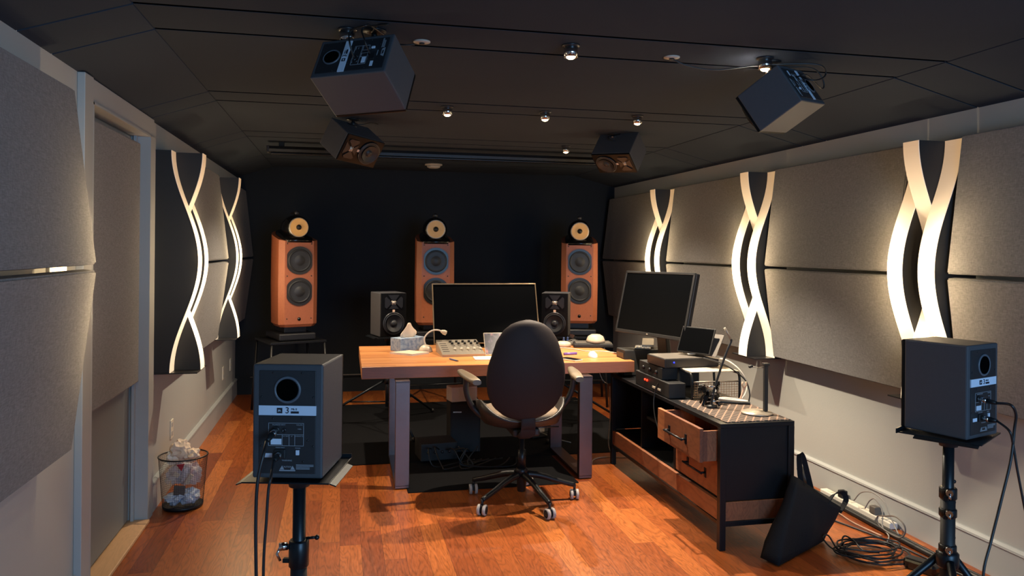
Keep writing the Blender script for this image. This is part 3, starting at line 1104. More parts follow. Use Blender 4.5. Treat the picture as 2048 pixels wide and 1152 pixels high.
# ceiling brackets with looped cables
def bracket(x, y, zspk, label, plate, dx=0.0, loops=()):
    t = thing('ceiling_bracket', label, 'ceiling bracket', (x, y, ZC), group='ceiling brackets of the speakers')
    MB().lathe([(0.045, 0), (0.045, -0.006), (0.02, -0.012)], 20).build('ceiling_plate', 'metalblk', t)
    h = ZC - zspk
    st = MB().cyl((0, 0, -0.008), (dx, 0, -h * 0.55), 0.011, n=12)
    st.build('arm', 'metalblk', t)
    bj = MB().sphere((dx, 0, -h * 0.6), 0.019)
    bj.cyl((dx, 0, -h * 0.6), (dx, 0, -h - 0.01), 0.014, n=12)
    bj.build('ball_joint', 'satin', t)
    MB().cyl((dx - 0.028, -0.004, -h * 0.6), (dx + 0.03, -0.004, -h * 0.6), 0.007, n=10).build('clamp_bolt', 'chrome', t)
    return t


bracket(0.11, 2.93, 2.255, 'black ceiling bracket above the near left ceiling speaker', 0)
bracket(1.80, 2.99, 2.245, 'black ceiling bracket above the near right ceiling speaker', 0)
bracket(0.06, 4.99, 2.265, 'small ceiling bracket above the far left ceiling speaker', 0)
bracket(1.875, 5.13, 2.285, 'small ceiling bracket above the far right ceiling speaker', 0)

GC = 'cables of the ceiling speakers'


def Lp(o, *v):
    return tuple(o.matrix_world @ Vector(v))


cable_thing('speaker_cable', 'cable looping over the near left ceiling speaker from its back', [Lp(SPK_NL, -0.03, -0.125, 0.126), Lp(SPK_NL, 0.0, -0.17, 0.13), Lp(SPK_NL, 0.07, -0.16, 0.15), (0.07, 2.72, 2.275), (0.09, 2.80, 2.300), (0.14, 2.90, 2.300), (0.20, 3.0, 2.29), (0.27, 3.03, 2.303)], 0.0035, group=GC)
cable_thing('power_cable', 'cable hanging in a loop across the back of the near left ceiling speaker', [Lp(SPK_NL, -0.018, -0.125, 0.065), Lp(SPK_NL, 0.0, -0.17, 0.07), Lp(SPK_NL, 0.08, -0.16, 0.10), (0.15, 2.72, 2.285), (0.12, 2.80, 2.305), (0.10, 2.90, 2.305)], 0.003, group=GC)
cable_thing('speaker_cable', 'cable run from the ceiling outlet to the near right ceiling speaker', [(1.36, 3.02, 2.312), (1.42, 3.01, 2.285), (1.55, 3.0, 2.272), (1.72, 2.98, 2.295), (1.86, 2.93, 2.30), (1.98, 2.90, 2.295), (2.02, 2.92, 2.26), Lp(SPK_NR, 0.02, -0.16, 0.14), Lp(SPK_NR, -0.03, -0.125, 0.126)], 0.0035, group=GC)
cable_thing('power_cable', 'second cable drooping behind the near right ceiling speaker', [(1.74, 3.0, 2.300), (1.88, 3.0, 2.305), (2.0, 2.98, 2.30), (2.05, 2.98, 2.25), (2.03, 2.96, 2.21), Lp(SPK_NR, 0.0, -0.16, 0.08), Lp(SPK_NR, -0.018, -0.125, 0.065)], 0.003, group=GC)
cable_thing('speaker_cable', 'thin cable loop above the far right ceiling speaker', [(1.83, 5.13, 2.30), (1.825, 5.10, 2.275), (1.87, 5.08, 2.262), (1.92, 5.09, 2.28), (1.90, 5.12, 2.305), (1.86, 5.14, 2.305)], 0.003, group=GC, closed=True)
cable_thing('speaker_cable', 'thin cable on top of the far left ceiling speaker', [(0.02, 4.96, 2.29), (0.05, 4.93, 2.275), (0.12, 4.92, 2.278), (0.17, 4.98, 2.30), (0.22, 5.1, 2.312)], 0.003, group=GC)
for x, y, lab in ((1.355, 3.02, 'small round pale cable outlet in the ceiling left of the near right speaker'), (0.30, 3.04, 'small round dull cable outlet in the ceiling right of the near left speaker')):
    t = thing('cable_outlet', lab, 'cable outlet', (x, y, ZC), group='round cable outlets in the ceiling')
    MB().lathe([(0.034, 0), (0.034, -0.004), (0.012, -0.007)], 20).build('cover', 'detector', t)
    MB().lathe([(0.011, -0.0072), (0.011, -0.012), (0.0, -0.012)], 12).build('grommet', 'rubber', t)


# ------------------------------------------------------------------ three tall floor-style speakers
def tower(label, x, y, rz, proto=[None]):
    Mx = T(x, y, 0.67) @ rot(0, 0, rz)
    if proto[0] is not None:
        return dup(proto[0], label, Mx)
    t = thing('tower_speaker', label, 'speaker', group='cherry wood tower speakers', Mx=Mx)

    def plan(fh, sh, y0, ych, yb, z, n=14, topz=None):
        pts = [(-fh, y0), (fh, y0), (sh, ych)]
        for k_ in range(1, n):
            a = PI * k_ / n
            pts.append((sh * math.cos(a), ych + 0.10 + (yb - ych - 0.10) * math.sin(a) ** 0.8))
        pts.append((-sh, ych))
        return [Vector((px, py, z(py) if callable(z) else z)) for px, py in pts]

    def ztop(py):
        return 0.885 + (py + 0.24) * 0.20
    c = MB()
    rings = [plan(0.115, 0.150, -0.225, -0.19, 0.20, 0.125), plan(0.128, 0.172, -0.24, -0.20, 0.24, 0.150),
             plan(0.130, 0.175, -0.24, -0.20, 0.26, 0.5), plan(0.128, 0.172, -0.24, -0.20, 0.25, ztop)]
    c.loft(rings, smooth=False)
    c.build('cabinet', 'cherry', t)
    # black sloping top cap with cheeks visible at its sides
    cap = MB()
    rings = [plan(0.112, 0.140, -0.243, -0.19, 0.235, lambda py: ztop(py) - 0.014), plan(0.108, 0.132, -0.238, -0.18, 0.22, lambda py: ztop(py) + 0.018),
             plan(0.06, 0.08, -0.19, -0.14, 0.15, lambda py: ztop(py) + 0.042)]
    cap.loft(rings)
    cap.build('top_cap', 'gloss', t)
    # teardrop head with the yellow midrange
    zc = 1.005
    hd = MB()
    prof = [(0.0, -0.34), (0.025, -0.32), (0.055, -0.25), (0.085, -0.15), (0.106, -0.05), (0.112, 0.02), (0.108, 0.07), (0.098, 0.10), (0.088, 0.112)]
    hd.lathe(prof, 32, T(0, -0.10, zc) @ rot(90, 0, 0))
    hdo = hd.build('midrange_head', 'gloss', t)
    MB().lathe([(0.088, 0.112), (0.084, 0.120), (0.076, 0.116)], 36, T(0, -0.10, zc) @ rot(90, 0, 0), caps=False).build('chrome_ring', 'silver', hdo)
    MB().lathe([(0.080, 0.117), (0.030, 0.111), (0.024, 0.1125)], 36, T(0, -0.102, zc) @ rot(90, 0, 0), caps=False).build('midrange_cone', 'kevlar', hdo)
    MB().lathe([(0.024, 0.112), (0.018, 0.124), (0.0, 0.130)], 20, T(0, -0.102, zc) @ rot(90, 0, 0)).build('phase_plug', 'rubber', hdo)
    tw = MB().lathe([(0.0, -0.16), (0.008, -0.14), (0.018, -0.02), (0.022, 0.02), (0.020, 0.035), (0.0, 0.036)], 20, T(0, -0.13, 1.135) @ rot(90, 0, 0))
    tw.cyl((0, -0.11, 1.10), (0, -0.11, 1.125), 0.012)
    tw.build('tweeter_tube', 'satin', t)
    # two woofers
    for zz in (0.712, 0.437):
        Mx2 = T(0, -0.241, zz) @ rot(90, 0, 0)
        fr = MB()
        n = 48
        tb = [(min(0.112, max(-0.112, 0.124 * math.cos(2 * PI * q / n))), 0.124 * math.sin(2 * PI * q / n)) for q in range(n)]
        fr.prism([(px, zz + pz) for px, pz in tb], 'y', -0.243, -0.249)
        wo = fr.build('woofer', 'satin', t)
        MB().lathe([(0.102, 0.008), (0.094, 0.018), (0.084, 0.009)], 40, Mx2, caps=False).build('surround', 'rubber', wo)
        MB().lathe([(0.085, 0.010), (0.048, 0.0085), (0.044, 0.0095), (0.030, 0.016), (0.0, 0.019)], 40, Mx2, caps=False).build('cone', 'cone', wo)
    sc = MB()
    for z in (0.86, 0.575, 0.20):
        for x_ in (-0.108, 0.108):
            sc.lathe([(0.006, 0), (0.005, 0.002), (0, 0.002)], 10, T(x_, -0.2405, z) @ rot(90, 0, 0))
    sc.build('front_bolts', 'satin', t)
    MB().lathe([(0.015, 0), (0.015, 0.003), (0, 0.004)], 20, T(0, -0.2405, 0.195) @ rot(90, 0, 0)).build('badge', 'gloss', t)
    MB().box((0, 0.0, 0.095), (0.20, 0.28, 0.062), bev=0.008).build('plinth_neck', 'satin', t)
    MB().box((0, 0.0, 0.035), (0.33, 0.42, 0.062), bev=0.012).build('plinth', 'satin', t)
    for sx in (-1, 1):
        for sy in (-1, 1):
            MB().cyl((sx * 0.13, sy * 0.17, 0.0), (sx * 0.13, sy * 0.17, 0.005), 0.012).build('foot', 'rubber', t)
    proto[0] = t
    return t


tower('cherry wood tower speaker with yellow cone, left of the three', -0.455, 7.22, 21)
tower('cherry wood tower speaker with yellow cone, centre one behind the desk monitor', 0.838, 7.24, 0)
tower('cherry wood tower speaker with yellow cone, right of the three', 2.27, 7.22, -14)
for x, y, rz, lab in ((-0.455, 7.22, 21, 'left'), (0.838, 7.24, 0, 'centre'), (2.27, 7.22, -14, 'right')):
    t = thing('speaker_table', 'low black metal table carrying the %s tower speaker' % lab, 'stand', (x, y, 0.006), rz, 'metal tables under the tower speakers')
    MB().box((0, 0, 0.6535), (0.50, 0.50, 0.02), bev=0.002).build('table_top', 'metalblk', t)
    for sx in (-1, 1):
        for sy in (-1, 1):
            MB().cyl((sx * 0.27, sy * 0.26, 0), (sx * 0.235, sy * 0.235, 0.65), 0.012, n=10).build('leg', 'metalblk', t)
    MB().tube([(-0.255, -0.255, 0.25), (0.255, -0.255, 0.25), (0.255, 0.255, 0.25), (-0.255, 0.255, 0.25)], 0.008, closed=True).build('brace', 'metalblk', t)

# ------------------------------------------------------------------ desk
dk = thing('desk', 'long butcher-block desk with wide brushed steel frame legs', 'desk', (1.032, 5.40, 0), -0.3)
MB().box((0, 0, 0.712), (1.812, 1.045, 0.076), bev=0.003).build('desk_top', 'desk', dk)
MB().box((0, -0.5235, 0.712), (1.806, 0.003, 0.070)).build('front_edge_shade', 'deskedge', dk)  # thin strip that gives the desk front its painted shade
for sx, xx in ((-1, -0.655), (1, 0.535)):
    for yy_, nm in ((-0.60 + 0.0, 'front'), (0.12, 'back')):
        MB().box((xx, yy_, 0.345), (0.088, 0.045, 0.655), bev=0.002).build('leg', 'steel', dk)
    MB().box((xx, -0.24, 0.0165), (0.088, 0.765, 0.020), bev=0.002).build('foot_bar', 'steel', dk)
    MB().box((xx, -0.24, 0.667), (0.088, 0.765, 0.012), bev=0.001).build('top_bar', 'steel', dk)
# legs must stand under the top: shift frame inwards
for ch in kids(dk):
    if ch.name.split('.')[0] in ('leg', 'foot_bar', 'top_bar'):
        ch.location.y = 0.0

r1 = MB().box((1.12, 6.40, 0.003), (2.4, 2.06, 0.005), bev=0.002).build('rug', 'rug')  # real rug, its back part lengthened to darken the dim floor there
tag(r1, 'wide black rug under desk back and speaker stands, extended over the shaded floor behind', 'rug')
r2 = MB().box((0.95, 5.03, 0.003), (1.09, 0.66, 0.005), bev=0.002).build('floor_mat', 'rug')
tag(r2, 'black floor mat between the desk legs, behind the office chair', 'mat')
for o in (r1,):
    pass

# desk monitor
Mm = T(1.026, 5.50, 1.03) @ rot(-20, 0, 0)
mo = thing('desktop_monitor', 'large dark monitor with thin gold frame at the middle of the desk', 'monitor', Mx=T(1.083, 5.79, 0.75))
sh = T(0, 0, 0.254) @ rot(-21, 0, 0)
b = MB().box((0, 0.010, 0), (0.82, 0.016, 0.477), bev=0.004)
tb = b.build('back_shell', 'satin', mo)
tb.matrix_local = sh
b = MB()
for x in (-1, 1):
    b.box((x * 0.4065, -0.002, 0), (0.008, 0.012, 0.477), bev=0.001)
for z in (-1, 1):
    b.box((0, -0.002, z * 0.235), (0.82, 0.012, 0.009 if z > 0 else 0.006), bev=0.001)
b.build('bezel', 'gold', mo).matrix_local = sh
MB().box((0, 0.0005, 0), (0.806, 0.005, 0.464)).build('screen', 'screen', mo).matrix_local = sh
MB().box((0, 0.055, 0.12), (0.09, 0.03, 0.22), R=rot(-10, 0, 0), bev=0.005).build('stand_neck', 'satin', mo)
MB().box((0, 0.02, 0.006), (0.30, 0.18, 0.010), bev=0.004).build('stand_base', 'satin', mo)

# tissue box with a tissue
t = thing('tissue_box', 'blue and white patterned tissue box on the left of the desk', 'tissue box', (0.475, 5.66, 0.75), 33)
MB().box((0, 0, 0.048), (0.225, 0.12, 0.094), bev=0.002).build('carton', 'tissuebox', t)
MB().lathe([(0.0, 0), (0.03, 0)], 20, T(0, 0, 0.0955) @ Matrix.Diagonal((1.5, 0.8, 1, 1)), caps=False).build('opening_film', 'whiteplastic', t)
rings = []
for k in range(12):
    u = k / 11
    w_ = 0.048 * (1 - u) ** 0.55 * (1 + 0.5 * math.sin(u * 5)) + 0.010
    cx_ = 0.0 + 0.012 * u
    ring = []
    for q in range(16):
        a = 2 * PI * q / 16
        ring.append(Vector((cx_ + w_ * math.cos(a) * (1 + 0.16 * math.sin(3 * a + u * 4)), 0.013 * (1 - u * 0.6) * math.sin(a) * (1 + 0.5 * math.sin(4 * a + u * 3)), 0.094 + u * 0.105)))
    rings.append(ring)
tz = MB().loft(rings)
tz.build('tissue', 'tissue', t)

# gooseneck desk lamp
t = thing('gooseneck_lamp', 'small white gooseneck lamp with round foot beside the tissue box', 'lamp', (0.595, 5.55, 0.75))
MB().sphere((0, 0, 0), 0.050, 0.050, 0.052, lo=0.0).build('foot', 'creamplastic', t)
pth = smooth_path([(0, 0, 0.045), (-0.010, 0, 0.092), (0.010, 0, 0.128), (0.045, 0, 0.152), (0.085, 0, 0.156), (0.122, 0, 0.143)], 6)
MB().tube(pth, 0.0055, n=10).build('gooseneck', 'whiteplastic', t)
MB().lathe([(0.0, -0.005), (0.010, 0), (0.018, 0.022), (0.017, 0.040), (0.0, 0.045)], 20, T(0.112, 0, 0.147) @ rot(0, 112, 0)).build('lamp_head', 'creamplastic', t)

# notepad, pen, paper
t = thing('notepad', 'cream notepad lying in front of the tissue box', 'notepad', (0.465, 5.44, 0.75), 8)
MB().prism([(-0.125, 0.05), (0.0, -0.10), (0.14, -0.02), (0.03, 0.12)], 'z', 0.0, 0.010).build('pages', 'paper', t)
MB().prism([(-0.125, 0.05), (0.0, -0.10), (0.14, -0.02), (0.03, 0.12)], 'z', 0.0101, 0.0125).build('cover', 'card', t)
t = thing('pen', 'blue ballpoint pen on the desk in front of the fader controller', 'pen', (0.735, 5.07, 0.7555), -70)
MB().cyl((-0.065, 0, 0), (0.045, 0, 0), 0.0045, n=12).build('barrel', 'penblue', t)
MB().cyl((0.045, 0, 0), (0.066, 0, 0), 0.0045, 0.001, n=12).build('tip', 'chrome', t)
tag(MB().box((0.985, 5.13, 0.754), (0.21, 0.14, 0.007), R=rot(0, 0, -3), bev=0.001).build('paper_stack', 'paper'), 'bright white paper stack on the desk beside the chair back', 'paper')

# fader controller
t = thing('fader_controller', 'silver fader controller with black knobs and white faders before the monitor', 'audio controller', (0.83, 5.26, 0.75), 2)
tilt = T(0, 0, 0.018) @ rot(14, 0, 0)
prof = [(-0.0, 0.0), (0.30, 0.0), (0.30, 0.082), (0.0, 0.016)]
MB().prism(prof, 'x', -0.150, 0.150).build('body', 'silver', t)
MB().box((0, -0.002, 0.0085), (0.302, 0.004, 0.015)).build('front_edge', 'cabletan', t)


def ctl(x, y):
    return (x, y, 0.0165 + y * 0.22)


for k in range(5):
    x = -0.055 + k * 0.046
    for yk in (0.205, 0.245):
        kb = MB().lathe([(0.010, 0), (0.009, 0.014), (0, 0.015)], 14, T(*ctl(x + (0.008 if yk < 0.22 else 0), yk)))
        kb.build('knob', 'black', t)
    sl = MB().box(ctl(x + 0.01, 0.12), (0.004, 0.13, 0.002), R=rot(12.4, 0, 0))
    slo = sl.build('fader_slot', 'greyplastic', t)
    MB().box((x + 0.01, 0.095, 0.0165 + 0.095 * 0.22 + 0.006), (0.016, 0.024, 0.011), bev=0.002).build('fader_cap', 'whiteplastic', slo)
    MB().box(ctl(x + 0.01, 0.175), (0.026, 0.010, 0.004), R=rot(12.4, 0, 0)).build('button', 'greyplastic', t)
for yk in (0.06, 0.10, 0.14, 0.18, 0.22):
    MB().box(ctl(-0.113, yk), (0.045, 0.012, 0.004), R=rot(12.4, 0, 0), bev=0.001).build('button', 'greyplastic', t)

# tablet leaning in front of the monitor
t = thing('tablet', 'dark tablet showing a photo, leaning between controller and chair back', 'tablet', Mx=T(1.115, 5.31, 0.752) @ rot(-30, 0, 0))
MB().box((0, 0.006, 0.085), (0.25, 0.008, 0.17), bev=0.003).build('body', 'silver', t)
MB().box((0, 0.0008, 0.085), (0.238, 0.002, 0.158)).build('screen', 'photo', t)
MB().box((0, 0.06, 0.078), (0.10, 0.004, 0.14), R=rot(50, 0, 0)).build('kickstand', 'silver', t)

# right side of the desk
t = thing('mouse', 'cream white computer mouse near the front right of the desk', 'mouse', (1.715, 5.10, 0.75), -8)
MB().sphere((0, 0, 0.0), 0.034, 0.064, 0.040, lo=0.0).build('shell', 'whiteplastic', t)
MB().box((0, 0.034, 0.034), (0.006, 0.014, 0.007), bev=0.002).build('scroll_wheel', 'greyplastic', t)
t = thing('equipment_tray', 'flat black case at the back right of the desk under a white dome', 'case', (1.90, 5.66, 0.75), -14)
MB().box((0, 0, 0.016), (0.30, 0.20, 0.028), bev=0.006).build('case_body', 'black', t)
MB().box((0, 0, 0.033), (0.27, 0.17, 0.004), bev=0.001).build('case_lid', 'greyplastic', t)
t = thing('webcam_dome', 'white rounded dome device resting on the flat black case', 'device', (1.915, 5.63, 0.786))
MB().lathe([(0.0, 0.062), (0.035, 0.060), (0.058, 0.046), (0.070, 0.022), (0.072, 0.006), (0.066, 0.0), (0, 0)], 32, caps=False).build('dome', 'creamplastic', t)
MB().lathe([(0.0735, 0.004), (0.0735, 0.010), (0.070, 0.012)], 32, caps=False).build('seam_band', 'greyplastic', t)
t = thing('charging_puck', 'cream rounded puck right of the chair back on the desk', 'device', (1.675, 5.70, 0.75))
MB().lathe([(0.055, 0), (0.062, 0.012), (0.058, 0.028), (0.035, 0.038), (0, 0.040)], 28).build('shell', 'creamplastic', t)
MB().lathe([(0.0625, 0.008), (0.0635, 0.013), (0.0625, 0.018)], 28, caps=False).build('band', 'card', t)
t = thing('headphone_pouch', 'grey brown soft pouch between the puck and the black case', 'pouch', (1.785, 5.78, 0.75))
MB().sphere((0, 0, 0), 0.062, 0.05, 0.045, lo=0.0).build('pouch_body', 'greyplastic', t)
MB().tube(smooth_path([(-0.05, 0, 0.02), (-0.02, -0.03, 0.042), (0.02, -0.03, 0.042), (0.05, 0, 0.02)], 5), 0.003).build('zip', 'black', t)
tag(MB().cyl((1.54, 5.22, 0.759), (1.64, 5.235, 0.759), 0.009, n=12).build('marker', 'purple'), 'purple marker pen lying right of the chair back', 'marker')
t = thing('phone', 'dark phone at the desk front edge, half hidden by the chair back', 'phone', (1.52, 4.98, 0.75), 30)
MB().box((0, 0, 0.005), (0.075, 0.15, 0.009), bev=0.003).build('body', 'card', t)
MB().box((0, 0, 0.0102), (0.069, 0.142, 0.001)).build('screen', 'screen', t)
t = MB()
for x, y in ((1.71, 5.80), (1.745, 5.81)):
    t.lathe([(0.010, 0), (0.012, 0.03), (0.006, 0.05), (0.009, 0.055), (0, 0.06)], 12, T(x, y, 0.75))
tag(t.build('bottle_pair', 'penblue'), 'tiny blue capped bottles behind the cream puck', 'bottle')
cable_thing('white_cable', 'white cable snaking across the right side of the desk and over its edge', [(1.50, 5.62, 0.754), (1.62, 5.60, 0.754), (1.70, 5.50, 0.754), (1.77, 5.36, 0.754), (1.84, 5.37, 0.754), (1.92, 5.29, 0.754), (1.94, 5.22, 0.756), (1.955, 5.10, 0.752), (1.956, 5.03, 0.70), (1.953, 5.0, 0.64), (1.975, 4.98, 0.59), (2.03, 4.98, 0.585), (2.09, 4.99, 0.60)], 0.0032, 'cablewhite')
GH = 'pale cables hanging under the right end of the desk'
cable_thing('grey_cable', 'pale cable loop hanging under the right end of the desk, nearest the leg', [(1.83, 5.3, 0.674), (1.835, 5.3, 0.61), (1.86, 5.3, 0.55), (1.90, 5.3, 0.52)], 0.003, 'cablegrey', group=GH)
cable_thing('grey_cable', 'pale cable with plug reaching from under the desk to the console', [(1.925, 5.1, 0.674), (1.95, 5.05, 0.62), (2.0, 5.0, 0.585), (2.06, 4.98, 0.575), (2.10, 4.98, 0.590)], 0.003, 'cablegrey', group=GH)
cable_thing('grey_cable', 'pale short cable end lying toward the red lights', [(1.93, 5.14, 0.42), (1.95, 5.13, 0.52), (1.98, 5.125, 0.555), (2.04, 5.12, 0.585), (2.10, 5.12, 0.59)], 0.003, 'cablegrey', group=GH)
cable_thing('floor_cable', 'pinkish cable arc on the floor beside the right desk leg', [(1.70, 5.06, 0.006), (1.76, 5.19, 0.006), (1.86, 5.24, 0.006), (2.0, 5.20, 0.006), (2.15, 5.17, 0.006)], 0.004, 'cabletan')
cable_thing('blue_cable', 'bluish cable hanging down behind the right desk leg to the floor', [(1.885, 5.22, 0.52), (1.89, 5.22, 0.30), (1.875, 5.20, 0.20), (1.868, 5.18, 0.10), (1.90, 5.16, 0.006)], 0.003, 'cablegrey')

# under the desk
t = thing('computer_tower', 'dark computer case on the rug under the desk', 'computer', (0.90, 5.72, 0.012), -4)
MB().box((0, 0, 0.185), (0.22, 0.42, 0.36), bev=0.006).build('case_body', 'pc', t)
fp = MB().box((0, -0.213, 0.19), (0.20, 0.006, 0.33), bev=0.002).build('front_panel', 'pc', t)
MB().box((-0.06, -0.218, 0.30), (0.06, 0.004, 0.008)).build('drive_slot', 'silver', fp)
t = thing('white_box', 'white box with a grey panel standing on the computer under the desk', 'box', (0.87, 5.60, 0.379), 12)
MB().box((0, 0, 0.055), (0.20, 0.12, 0.108), bev=0.006).build('box_body', 'whiteplastic', t)
MB().box((0.02, -0.061, 0.055), (0.13, 0.003, 0.085)).build('front_panel', 'blend', t)
t = thing('audio_interface', 'low black box with cables on the rug left of the chair', 'audio device', (0.66, 5.42, 0.012), 6)
MB().box((0, 0, 0.07), (0.26, 0.22, 0.12), bev=0.006).build('chassis', 'pc', t)
for k in range(4):
    MB().lathe([(0.010, 0), (0.009, 0.012), (0, 0.013)], 12, T(-0.08 + k * 0.05, -0.110, 0.07) @ rot(90, 0, 0)).build('knob', 'satin', t)
for i_ in range(7):
    rr = random.Random(i_ + 3)
    x0 = 0.62 + 0.05 * i_
    pts = [(x0, 5.33 - 0.02 * i_, 0.10), (x0 + rr.uniform(-.08, .1), 5.25 - rr.uniform(0, .1), 0.13), (x0 + rr.uniform(-.1, .15), 5.15, 0.03), (x0 + rr.uniform(0, .25), 5.2 + rr.uniform(-.1, .12), 0.018), (x0 + 0.3, 5.3, 0.02)]
    cable_thing('tangled_cable', 'black cable in the tangle on the floor under the desk', pts, 0.0045, 'rubber', group='tangled black cables under the desk')
t = thing('power_adapter', 'white power adapter on the rug under the desk behind the chair', 'adapter', (1.53, 5.9, 0.012), 20)
MB().box((0, 0, 0.055), (0.09, 0.07, 0.035), bev=0.006).build('adapter_body', 'whiteplastic', t)
MB().box((0, 0, 0.018), (0.16, 0.10, 0.036), bev=0.004).build('power_block', 'black', t)
cable_thing('white_cable', 'white cable trailing from the adapter on the rug', [(1.08, 5.7, 0.30), (1.13, 5.75, 0.24), (1.20, 5.86, 0.16), (1.32, 5.9, 0.11), (1.42, 5.90, 0.08), (1.52, 5.86, 0.062), (1.62, 5.75, 0.03), (1.72, 5.62, 0.022)], 0.004, 'cablegrey')
cable_thing('skirting_tube', 'thin pale rail low along the dark back wall', [(-0.9, 8.12, 0.18), (0.5, 8.12, 0.18), (2.0, 8.12, 0.18)], 0.006, 'greyplastic', cat='rail')


# ------------------------------------------------------------------ office chair
ch = thing('office_chair', 'dark egg-backed office chair with its back to the camera at the desk', 'office chair', (1.05, 4.42, 0), 0)
a0 = math.degrees(math.atan2(-0.33, 0.094))
for k in range(5):
    a = math.radians(a0 + 72 * k)
    ca, sa = math.cos(a), math.sin(a)
    e = Vector((ca * 0.325, sa * 0.325, 0.085))
    lg = MB()
    path = [Vector((ca * 0.03, sa * 0.03, 0.165)), Vector((ca * 0.12, sa * 0.12, 0.150)), Vector((ca * 0.24, sa * 0.24, 0.110)), e]
    lg.tube(smooth_path(path, 4), [0.021 - 0.0006 * i for i in range(13)], n=10)
    lo_ = lg.build('base_leg', 'metalblk', ch)
    cs = MB().cyl(e + Vector((0, 0, 0.005)), e + Vector((0, 0, -0.03)), 0.008, n=10)
    ang = random.Random(k).uniform(-40, 40) + (20 if k % 2 else -10)
    R_ = T(e.x, e.y, 0.030) @ rot(0, 0, ang)
    cs.box((0, 0, 0.012), (0.014, 0.030, 0.040), R=rot(0, 0, ang), bev=0.003) if False else None
    cso = cs.build('caster', 'black', ch)
    MB().box((0, 0, 0), (0.012, 0.030, 0.036), bev=0.003).build('fork', 'black', cso).matrix_local = R_ @ T(0, 0, 0.010)
    for sx in (-1, 1):
        wmx = R_ @ T(sx * 0.017, 0, 0) @ rot(0, 90 * sx, 0)
        MB().lathe([(0.022, -0.009), (0.030, -0.008), (0.030, 0.007), (0.022, 0.009)], 22, caps=False).build('tyre', 'tyre', cso).matrix_local = wmx
        MB().lathe([(0.0, -0.008), (0.0225, -0.008), (0.0225, 0.006), (0.010, 0.012), (0, 0.012)], 22).build('wheel_hub', 'black', cso).matrix_local = wmx
MB().lathe([(0.024, 0.065), (0.026, 0.07), (0.030, 0.17), (0.040, 0.185), (0.034, 0.20), (0.026, 0.205)], 24).build('base_hub', 'metalblk', ch)
MB().lathe([(0.024, 0.205), (0.024, 0.31), (0.015, 0.311), (0.015, 0.43)], 24).build('gas_lift', 'metalblk', ch)
MB().box((0, 0.0, 0.435), (0.16, 0.24, 0.045), bev=0.012).build('tilt_mechanism', 'black', ch)
lv = MB().tube([(0.05, 0.03, 0.43), (0.24, 0.05, 0.425)], 0.005)
lv.build('tilt_lever', 'satin', ch)


def superell(a, b, q, n=40, e=2.6):
    t_ = 2 * PI * q / n
    c_, s_ = math.cos(t_), math.sin(t_)
    return a * math.copysign(abs(c_) ** (2 / e), c_), b * math.copysign(abs(s_) ** (2 / e), s_)


def rimz(x, y):
    # shell rises towards the arm rests at the sides
    return 0.515 + 0.115 * max(0.0, (abs(x) / 0.265)) ** 3 * (0.9 if y < 0 else 0.75)


rings = []
for f_, zz in ((0.30, 0.448), (0.62, 0.455), (0.86, 0.475), (0.97, 0.505), (1.0, None), (0.93, None), (0.80, 0.505), (0.40, 0.495)):
    ring = []
    for q in range(40):
        x_, y_ = superell(0.265, 0.235, q)
        z_ = rimz(x_, y_) if zz is None else zz
        if zz is not None and f_ == 0.97:
            z_ = zz + (rimz(x_, y_) - 0.515) * 0.55
        if zz is None and f_ == 0.93:
            z_ -= 0.004
        ring.append(Vector((x_ * f_, y_ * f_ + 0.06, z_)))
    rings.append(ring)
MB().loft(rings).build('seat_shell', 'chairshell', ch)
rings = []
for f_, zz in ((0.88, 0.508), (0.90, 0.53), (0.84, 0.548), (0.55, 0.553), (0.1, 0.550)):
    rings.append([Vector((superell(0.255, 0.225, q)[0] * f_, superell(0.255, 0.225, q)[1] * f_ + 0.06, zz)) for q in range(40)])
MB().loft(rings).build('seat_cushion', 'chairseat', ch)


# egg-shaped back
def eggr(u):      # u 0 bottom .. 1 top, half width
    tab = [(0, 0.0), (0.012, 0.045), (0.053, 0.116), (0.145, 0.182), (0.27, 0.218), (0.40, 0.2285), (0.46, 0.2285), (0.56, 0.222), (0.647, 0.206), (0.797, 0.177), (0.90, 0.138), (0.955, 0.098), (0.985, 0.056), (1.0, 0.012)]
    for (a, wa), (b, wb) in zip(tab, tab[1:]):
        if u <= b:
            return wa + (wb - wa) * (u - a) / (b - a)
    return 0.012


rows = 30
front, back = [], []
Zb0, Zb1 = 0.523, 1.104
rr_ = []
for i in range(rows + 1):
    u = 0.5 - 0.5 * math.cos(PI * i / rows)
    z_ = Zb0 + (Zb1 - Zb0) * u
    hw = max(0.004, eggr(u))
    yc = -0.235 - 0.075 * u + 0.05 * (4 * (u - 0.45) ** 2)
    ring = []
    for q in range(28):
        a = 2 * PI * q / 28
        sx_ = math.cos(a)
        th_ = 0.024 * min(1, hw / 0.08)
        ring.append(Vector((hw * sx_, yc + th_ * math.sin(a) + 0.045 * (abs(sx_) * hw / 0.236) ** 2, z_)))
    rr_.append(ring)
MB().loft(rr_).build('backrest', 'chairback', ch).location = (-0.032, 0, 0)
sp = MB()
rings = []
for y_, z_, w_, h_ in ((-0.205, 0.58, 0.040, 0.006), (-0.215, 0.54, 0.042, 0.016), (-0.220, 0.50, 0.042, 0.018), (-0.21, 0.455, 0.044, 0.022), (-0.13, 0.425, 0.044, 0.020), (0.0, 0.425, 0.044, 0.016)):
    rings.append([Vector((w_ * math.copysign(abs(math.cos(2 * PI * q / 16)) ** 0.5, math.cos(2 * PI * q / 16)), y_ - h_ * (0.6 if z_ > 0.47 else 0.0) * math.sin(2 * PI * q / 16), z_ + (0 if z_ > 0.47 else h_ * math.sin(2 * PI * q / 16)))) for q in range(16)])
sp.loft(rings).build('back_support', 'chairback', ch).location = (-0.015, 0, 0)
